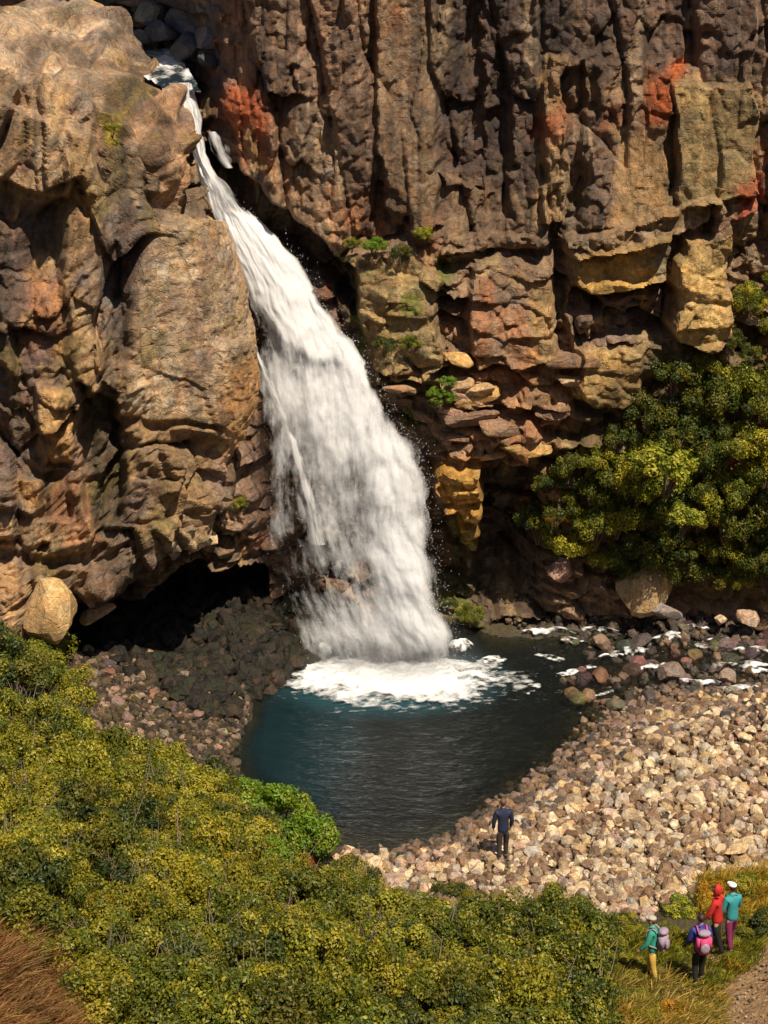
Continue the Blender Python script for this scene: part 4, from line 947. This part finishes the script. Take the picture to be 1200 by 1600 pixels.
# shrubs on the right hand bank
RB = [(1010,630),(1060,560),(1130,520),(1160,440),(1260,410),(1260,900),(1150,905),(1080,880),(960,890),(880,850),(830,800),(860,730),(930,690)]
r_ = np.random.default_rng(77); pl = []
for _t in range(6000):
    x, y = r_.uniform(790, 1260), r_.uniform(420, 900)
    if polymask(np.array([x]), np.array([y]), RB, 4)[0] > .5 and all((x-a)**2+(y-b)**2 > 38**2 for a, b in pl): pl.append((x, y))
def cy(px, py): return float(cliff_y0(np.array([px], float), np.array([py], float))[0])
def bzone(px, py):
    return ('high on the right bank under the cliff' if py < 620 else ('halfway up the right bank' if py < 760 else 'low on the right bank above the stream'))+(' at the right edge' if px > 1080 else '')
for x, y in pl:
    yelgr_zone = polymask(np.array([x]), np.array([y]), [(980,660),(1080,670),(1140,760),(1100,850),(1000,840),(970,740)], 20)[0]  # yellow green shrubs are likelier inside this polygon
    k = 'yelgr' if yelgr_zone > .5 and random.random() < .45 else ('olive' if random.random() < .4 else 'dark')
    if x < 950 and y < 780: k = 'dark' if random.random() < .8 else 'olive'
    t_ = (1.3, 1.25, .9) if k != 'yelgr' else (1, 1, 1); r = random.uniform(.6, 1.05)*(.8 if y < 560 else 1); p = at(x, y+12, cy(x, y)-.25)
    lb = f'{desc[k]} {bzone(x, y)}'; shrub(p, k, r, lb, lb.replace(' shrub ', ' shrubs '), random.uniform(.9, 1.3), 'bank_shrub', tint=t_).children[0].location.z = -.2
for px, py, k, r, lb in [(1040,740,'yelgr',1.35,'brightest yellow green shrub in the middle of the right bank'),(1065,815,'yelgr',.9,'yellow green shrub above the golden wedge shaped boulder'),(870,815,'orange',.5,'rusty orange bush at the left end of the right bank'),(930,830,'olive',.9,'olive bush hanging over the dark bank above the pink grey boulder'),
   (688,625,'bright',.55,'vivid green fern clump beside the waterfall'),(700,600,'bright',.35,'small vivid green clump just above the fern clump beside the waterfall'),(585,390,'bright',.5,'green moss tuft on the ledge right of the chute'),(625,400,'dark',.45,'dark green moss tuft right of the green one on the ledge'),
   (550,385,'olive',.35,'olive moss tuft nearest the waterfall chute'),(665,370,'yelgr',.4,'yellow green tuft on the ledge below the cliff pilaster'),(600,545,'dark',.5,'dark green cushion on the mossy block beside the falls'),(640,540,'olive',.4,'olive cushion on the mossy block beside the falls'),
   (735,965,'olive',.6,'mossy olive clump at the foot of the cliff right of the foam'),(700,950,'dark',.5,'dark mossy clump touching the right edge of the waterfall'),(345,800,'dark',.5,'dark green tuft under the rock buttress by the falling water'),(375,790,'olive',.35,'olive tuft between the buttress and the falling water'),
   (175,205,'gold',.32,'golden moss tuft high on the rock buttress'),(360,385,'olive',.2,'tiny olive tuft at the edge of the chute'),(730,850,'gold',.3,'golden tuft under the hanging orange rock')]:
    yy = cy(px, py)-.7
    if k == 'yelgr' and px > 1000: yy -= .8
    if px < 330: yy = -1.8
    p = at(px, py, yy); shrub(p-np.array([0, 0, .15*r]), k, r*.9, lb, None, .85, 'moss_tuft' if r < .7 and px < 860 else 'bank_shrub', 'plant')
# broken blocks on the ledges right of the fall
names = ['golden', 'pinkish', 'brown', 'tan']
pc = [(.52,.34,.13),(.46,.29,.21),(.26,.17,.11),(.44,.31,.18)]
jr = random.Random(5)
SLAB = []
for i in range(6):
    r0 = np.random.default_rng(700+i); V, Fc = ico(4); V = np.sign(V)*np.abs(V)**.42; V /= np.abs(V).max()
    for _ in range(6):
        n_ = r0.normal(size=3); n_ /= np.linalg.norm(n_); k_ = V@n_; m_ = k_ > .8; V[m_] -= np.outer(k_[m_]-.8, n_)
    V = V*(1+.05*fbm(V[:, 0]*2+i, V[:, 1]*2+V[:, 2]*1.7, 9, 3))[:, None]
    ms_ = mesh('slab_shape', V, Fc); ms_.materials.append(M_stone); SLAB.append(ms_)
for i in range(14):
    px = jr.uniform(690, 900); py = jr.uniform(560, 740)
    if px > 850 and py > 660: continue
    k = jr.randrange(4); s = jr.uniform(.3, .75); lb = f'{names[k]} broken block in the jumble of rocks right of the waterfall ' + ('under the bedded cliff' if py < 640 else 'above the dark cleft')
    boulder(px, py, s, '', pc[k], lb, lb.replace(' block ', ' blocks '), Y=cy(px, py)-.3, name='broken_block', cat='rock', sc=(1.3, .8, jr.uniform(.3, .5)), rz=jr.uniform(-.5, .5), tilt=.3).data = SLAB[jr.randrange(6)]

# ------------------------------------------------------------------ people
def skinned(name, verts, edges, mat, parent, sub=2):
    me = bpy.data.meshes.new(name); me.from_pydata([v[:3] for v in verts], edges, []); 
    o = bpy.data.objects.new(name, me); col.objects.link(o)
    sk = o.modifiers.new('skin', 'SKIN'); sk.use_smooth_shade = True; sk.branch_smoothing = .4
    ss = o.modifiers.new('sub', 'SUBSURF'); ss.levels = sub; ss.render_levels = sub
    adj = {i: [] for i in range(len(verts))}
    for a, b in edges: adj[a].append(b); adj[b].append(a)
    seen = set()
    for i, v in enumerate(verts):
        r = v[3]; d = me.skin_vertices[0].data[i]; d.radius = (r[0], r[1]) if isinstance(r, tuple) else (r, r); d.use_root = False
        if i not in seen:
            d.use_root = True; st = [i]
            while st:
                q = st.pop()
                if q not in seen: seen.add(q); st += adj[q]
    dg = bpy.context.evaluated_depsgraph_get(); me2 = bpy.data.meshes.new_from_object(o.evaluated_get(dg))
    bpy.data.objects.remove(o); me2.name = name; me2.materials.clear(); me2.materials.append(mat)
    return link(name, me2, None, parent)
def blob(name, centre, sc, mat, parent, sub=3, fn=None, rot=None):
    V, Fc = ico(sub); V = V*np.array(sc)
    if fn is not None: V = np.array([fn(v) for v in V])
    if rot is not None: V = V@np.array(Matrix.Rotation(rot[0], 3, rot[1])).T
    return link(name, mesh(name, V+np.array(centre), Fc, None, True), mat, parent)
M_skin = mat_plain('skin', (.50, .28, .18), .55, 0, .08)
def cloth(n, c): return mat_plain(n, c, .75, .4, .15, 14)
M_boot = cloth('boot_leather', (.05, .035, .025)); M_eye = mat_plain('eye', (.03, .02, .015), .3, 0, 0)
def person(pos, rz, label, jacket, trousers, hair, pack=None, hat=None, step=.22, arms=(.1, -.1), bend=(.35, .35), H=1.72, lean=.06, hood=None, shorts=False):
    e = empty('person', pos, rz); e.scale = (H/1.72,)*3; tag(e, label, 'person')
    # skeleton, facing +y
    def P(x, y, z): return (x, y+lean*max(0, z-.9), z)
    J = {'pel': P(0, 0, .93), 'bel': P(0, .01, 1.08), 'che': P(0, 0, 1.28), 'nec': P(0, .01, 1.47), 'nk2': P(0, .03, 1.53)}
    for s, n in ((-1, 'l'), (1, 'r')):
        st = step*s
        J['hip'+n] = P(.095*s, 0, .88); J['kne'+n] = (.10*s, st*.55+.03, .49); J['ank'+n] = (.10*s, st*.95-.02, .09); J['toe'+n] = (.115*s, st*.95+.13, .035)
        J['sho'+n] = P(.18*s, 0, 1.41); a = arms[0 if s < 0 else 1]; b = bend[0 if s < 0 else 1]
        elb = np.array(J['sho'+n])+np.array([.06*s, math.sin(a)*.29, -math.cos(a)*.29]); J['elb'+n] = tuple(elb)
        wr = elb+np.array([-.01*s, math.sin(a+b)*.25, -math.cos(a+b)*.25]); J['wri'+n] = tuple(wr)
        J['dir'+n] = (wr-elb)/.25
    V, E, ix = [], [], {}
    def add(n, p, r): ix[n] = len(V); V.append((*p, r)); return ix[n]
    add('pel', J['pel'], (.11, .08)); add('bel', J['bel'], (.115, .085)); add('che', J['che'], (.125, .085)); add('nec', J['nec'], .052); add('nk2', J['nk2'], .052)
    E += [(0, 1), (1, 2), (2, 3), (3, 4)]
    hd = np.array(J['nk2'])+np.array([0, .015, .11])
    add('hd1', tuple(hd-np.array([0, -.012, .045])), (.062, .07)); add('hd2', tuple(hd+np.array([0, 0, .02])), (.076, .094)); add('hd3', tuple(hd+np.array([0, -.008, .085])), (.055, .068))
    E += [(4, 5), (5, 6), (6, 7)]
    for n in 'lr':
        s = -1 if n == 'l' else 1
        add('hip'+n, J['hip'+n], .075); add('kne'+n, J['kne'+n], .056); add('ank'+n, J['ank'+n], .038); add('toe'+n, J['toe'+n], (.04, .028))
        E += [(0, ix['hip'+n]), (ix['hip'+n], ix['kne'+n]), (ix['kne'+n], ix['ank'+n]), (ix['ank'+n], ix['toe'+n])]
        add('sho'+n, J['sho'+n], .056); add('elb'+n, J['elb'+n], .042); add('wri'+n, J['wri'+n], .027)
        d = J['dir'+n]; w = np.array(J['wri'+n]); pm = w+d*.055; add('pal'+n, tuple(pm), (.036, .02))
        E += [(2, ix['sho'+n]), (ix['sho'+n], ix['elb'+n]), (ix['elb'+n], ix['wri'+n]), (ix['wri'+n], ix['pal'+n])]
        side = np.array([0, 1, 0])-d*d[1]; side /= np.linalg.norm(side); inn = np.array([-s, 0, 0.])
        for k, ln in enumerate((.068, .078, .072, .056)):                       # four fingers, curled a little
            q = pm+side*(.026-.0175*k)+d*.01; i0 = len(V); V.append((*q, .010)); V.append((*(q+d*ln*.5+inn*.004), .0085)); V.append((*(q+d*ln*.82+inn*.022), .0075)); V.append((*(q+d*ln*.95+inn*.038), .0065))
            E += [(i0, i0+1), (i0+1, i0+2), (i0+2, i0+3)]
        q = w+d*.03+side*.022; i0 = len(V); V.append((*q, .012)); V.append((*(q+side*.022+d*.02+inn*.008), .0105)); V.append((*(q+side*.03+d*.045+inn*.018), .009)); E += [(i0, i0+1), (i0+1, i0+2)]
    body = skinned('body', V, E, M_skin, e)
    # face
    fy = hd[1]+.088; blob('nose', (hd[0], fy+.012, hd[2]+.002), (.012, .018, .02), M_skin, e, 2)
    for s in (-1, 1):
        blob('eye', (hd[0]+.03*s, fy-.006, hd[2]+.028), (.012, .008, .007), M_eye, e, 2); blob('ear', (hd[0]+.08*s, hd[1]-.005, hd[2]+.01), (.012, .02, .032), M_skin, e, 2)
    blob('mouth', (hd[0], fy-.002, hd[2]-.04), (.024, .008, .006), mat_lip, e, 2)
    # hair cap, open at the face
    def hf(v):
        v = v.copy()
        if v[1] > 0 and v[2] < .05: v[1] *= .25; v[0] *= .93
        if v[2] < -.02: v[2] *= 1.15; v[0] *= .85
        return v
    blob('hair', (hd[0], hd[1]-.014, hd[2]+.038), (.09, .105, .095), hair, e, 3, hf)
    # jacket
    Vj = [(*P(0, 0, .80), (.172, .138)), (*P(0, 0, .97), (.162, .128)), (*P(0, .005, 1.12), (.152, .115)), (*P(0, 0, 1.28), (.175, .13)), (*P(0, .0, 1.40), (.15, .115)), (*P(0, .01, 1.46), (.10, .10)), (*P(0, .02, 1.51), (.078, .078))]
    Ej = [(0, 1), (1, 2), (2, 3), (3, 4), (4, 5), (5, 6)]
    for n in 'lr':
        i = len(Vj); Vj += [(*J['sho'+n], .078), (*J['elb'+n], .062), (*(np.array(J['wri'+n])*.93+np.array(J['elb'+n])*.07), .045)]; Ej += [(4, i), (i, i+1), (i+1, i+2)]
    jk = skinned('jacket', Vj, Ej, jacket, e)
    blob('collar', (hd[0], hd[1]-.02, 1.50+0*lean), (.078, .078, .035), jacket, e, 2)
    # trousers
    Vt = [(*P(0, 0, .97), (.138, .112)), (*P(0, 0, .88), (.15, .118))]; Et = [(0, 1)]
    for n in 'lr':
        i = len(Vt); k = np.array(J['kne'+n]); a = np.array(J['ank'+n]); h_ = np.array(J['hip'+n])
        if shorts: Vt += [(*(h_+np.array([0, 0, -.03])), .105), (*(h_*.25+k*.75), .088)]; Et += [(1, i), (i, i+1)]
        else: Vt += [(*(h_+np.array([0, 0, -.03])), .105), (*k, .075), (*(a+np.array([0, 0, .04])), .058)]; Et += [(1, i), (i, i+1), (i+1, i+2)]
    skinned('trousers', Vt, Et, trousers, e)
    for n in 'lr':
        a, t_ = np.array(J['ank'+n]), np.array(J['toe'+n])
        b = skinned('boot', [(*(a+np.array([0, 0, .06])), .05), (*(a+np.array([0, -.02, -.03])), (.05, .045)), (*(a*.4+t_*.6+np.array([0, 0, .01])), (.048, .038)), (*(t_+np.array([0, .03, .005])), (.045, .028))], [(0, 1), (1, 2), (2, 3)], M_boot, e, 1)
    if hood: blob('hood', (hd[0], hd[1]-.02, hd[2]+.02), (.115, .125, .15), hood, e, 3, lambda v: np.array([v[0], v[1]*(.35 if v[1] > .02 else 1), v[2]]))
    if hat:
        h = blob('hat', (hd[0], hd[1]-.005, hd[2]+.085), (.094, .108, .055), hat, e, 3, lambda v: np.array([v[0], v[1], max(v[2], -.02)]))
        blob('brim', (0, .11+0, -.012), (.075, .07, .012), hat, h, 2); h.children[0].location = (hd[0], hd[1]-.02, hd[2]+.10)
    if pack:
        pc_, top, pos_y = pack
        bm = bmesh.new(); bmesh.ops.create_cube(bm, size=1)
        bmesh.ops.bevel(bm, geom=bm.edges[:], offset=.22, segments=4, affect='EDGES')
        for v in bm.verts:
            z = v.co.z; v.co.x *= .34*(1-.15*z); v.co.y *= .22*(1-.25*z); v.co.z *= .52
        me = bpy.data.meshes.new('backpack'); bm.to_mesh(me); bm.free()
        for p_ in me.polygons: p_.use_smooth = True
        k = link('backpack', me, pc_, e); k.location = P(0, -.235, 1.20)
        tpk = blob('lid', (0, 0, .25), (.15, .115, .07), top, k, 3)
        blob('pocket', (0, -.115, -.08), (.11, .045, .13), top if top != pc_ else pc_, k, 3)
        for s in (-1, 1):
            pts = [(.10*s, -.14, 1.42), (.11*s, -.03, 1.51), (.12*s, .12, 1.42), (.13*s, .145, 1.25), (.16*s, .04, 1.06), (.13*s, -.15, 1.02)]
            vv = [(*P(*p_), (.022, .012)) for p_ in pts]; so = skinned('strap', vv, [(i, i+1) for i in range(5)], pc_, e, 1)
    return e
mat_lip = mat_plain('lips', (.4, .15, .12), .5, 0, 0)
hair_d = mat_plain('dark_hair', (.03, .018, .012), .6, .3); hair_b = mat_plain('brown_hair', (.13, .07, .04), .6, .3)
def foot(px, py): q = raycast_ground(np.array([px]), np.array([py]))[0]; return tuple(q+np.array([0, 0, .02]))
M_tealj = cloth('teal_green_cloth', (.03, .30, .22)); M_yel = cloth('yellow_cloth', (.60, .40, .08)); M_gp = cloth('lilac_grey_cloth', (.32, .24, .32)); M_white = cloth('white_cloth', (.8, .82, .82))
M_cap = cloth('cap_cloth', (.45, .42, .34)); M_red = cloth('red_cloth', (.50, .02, .015)); M_teal = cloth('teal_cloth', (.03, .27, .30)); M_pur = cloth('purple_cloth', (.19, .02, .09)); M_blue = cloth('blue_cloth', (.03, .04, .26))
M_pink = cloth('pink_cloth', (.55, .06, .18)); M_blk = cloth('black_cloth', (.012, .010, .012)); M_navy = cloth('navy_cloth', (.014, .02, .055)); M_dk = cloth('dark_grey_cloth', (.035, .03, .03))
person(foot(1018, 1535), R(65), 'person in a teal green jacket and yellow trousers with a lilac grey backpack', M_tealj, M_yel, hair_b, (M_gp, M_gp, 0), M_cap, .12, (.25, -.05), (.4, .4), 1.6)
def pack_on(e, m1, m2): pass
person(foot(1090, 1538), R(8), 'person in a blue jacket and black trousers with a pink backpack seen from behind', M_blue, M_blk, hair_d, (M_pink, M_gp, 0), None, .12, (.15, .05), (.5, .2), 1.68)
person(foot(1117, 1492), R(60), 'person in a red hooded jacket beside a walker in teal', M_red, M_blk, hair_b, None, None, .2, (.3, -.2), (.4, .3), 1.72, hood=M_red)
person(foot(1140, 1486), R(25), 'person in a teal jacket and white hat with purple trousers', M_teal, M_pur, hair_d, None, M_white, .15, (.1, .2), (.3, .5), 1.66)
person(foot(785, 1345), R(10), 'person in navy clothes standing at the edge of the pool', M_navy, M_dk, hair_b, None, None, .08, (.05, .05), (.25, .3), 1.72)

# ------------------------------------------------------------------ light
SUN_EL, SUN_AZ = R(60), R(28)      # azimuth measured from behind the camera towards the right
sd = Vector((math.sin(SUN_AZ)*math.cos(SUN_EL), -math.cos(SUN_AZ)*math.cos(SUN_EL), math.sin(SUN_EL)))
ld = bpy.data.lights.new('sun', 'SUN'); ld.energy = 5; ld.angle = R(.5); ld.color = (1, .87, .68)
lo = bpy.data.objects.new('sun', ld); col.objects.link(lo); lo.rotation_euler = sd.to_track_quat('Z', 'Y').to_euler()
w = bpy.data.worlds.new('World'); scene.world = w; w.use_nodes = True; nt = w.node_tree
sky = nt.nodes.new('ShaderNodeTexSky'); sky.sky_type = 'NISHITA'; sky.sun_disc = False; sky.sun_elevation = SUN_EL
sky.sun_rotation = math.atan2(sd.x, sd.y)
bg = nt.nodes['Background']; nt.links.new(sky.outputs[0], bg.inputs[0]); bg.inputs[1].default_value = .05
scene.view_settings.view_transform = 'Standard'; scene.view_settings.look = 'None'; scene.view_settings.exposure = .25; scene.view_settings.gamma = 1
scene.render.engine = 'CYCLES'
scene.cycles.transparent_max_bounces = 24
rubble('path_pebbles', 500, [(1120,1490),(1230,1450),(1230,1640),(1100,1640),(1130,1580)], (.015, .06), [PALE[1], PALE[5], WETC[1], PALE[3]], 330, 'small loose pebbles on the tan path', .1, 1)
def dead_stems():
    r = np.random.default_rng(55); Vs, Fs, off = [], [], 0; pts = []
    x = r.uniform(0, 960, 900); y = r.uniform(1080, 1590, 900); m = polymask(x, y, FG, 10) > .6; q = raycast_ground(x[m], y[m])[:170]
    for p in q:
        for _ in range(5):
            e = p+np.array([r.normal()*.35, r.normal()*.35, r.uniform(.7, 1.25)]); mid = (p+e)/2+r.normal(size=3)*.08
            for w_, rd in ((p, .014), (mid, .011), (e, .005)):
                an = np.arange(4)*6.283/4; Vs.append(w_+np.stack([np.cos(an)*rd, np.sin(an)*rd, 0*an], -1))
            for s_ in (0, 4):
                for j in range(4): Fs.append((off+s_+j, off+s_+(j+1) % 4, off+s_+4+(j+1) % 4, off+s_+4+j))
            off += 12
    tag(link('dead_twigs', mesh('dead_twigs', np.concatenate(Vs), np.array(Fs), None, True), mat_plain('grey_twig', (.26, .2, .15), .9)), 'bare grey twigs poking out of the near shrubs', 'twigs', None, 'stuff')
dead_stems()
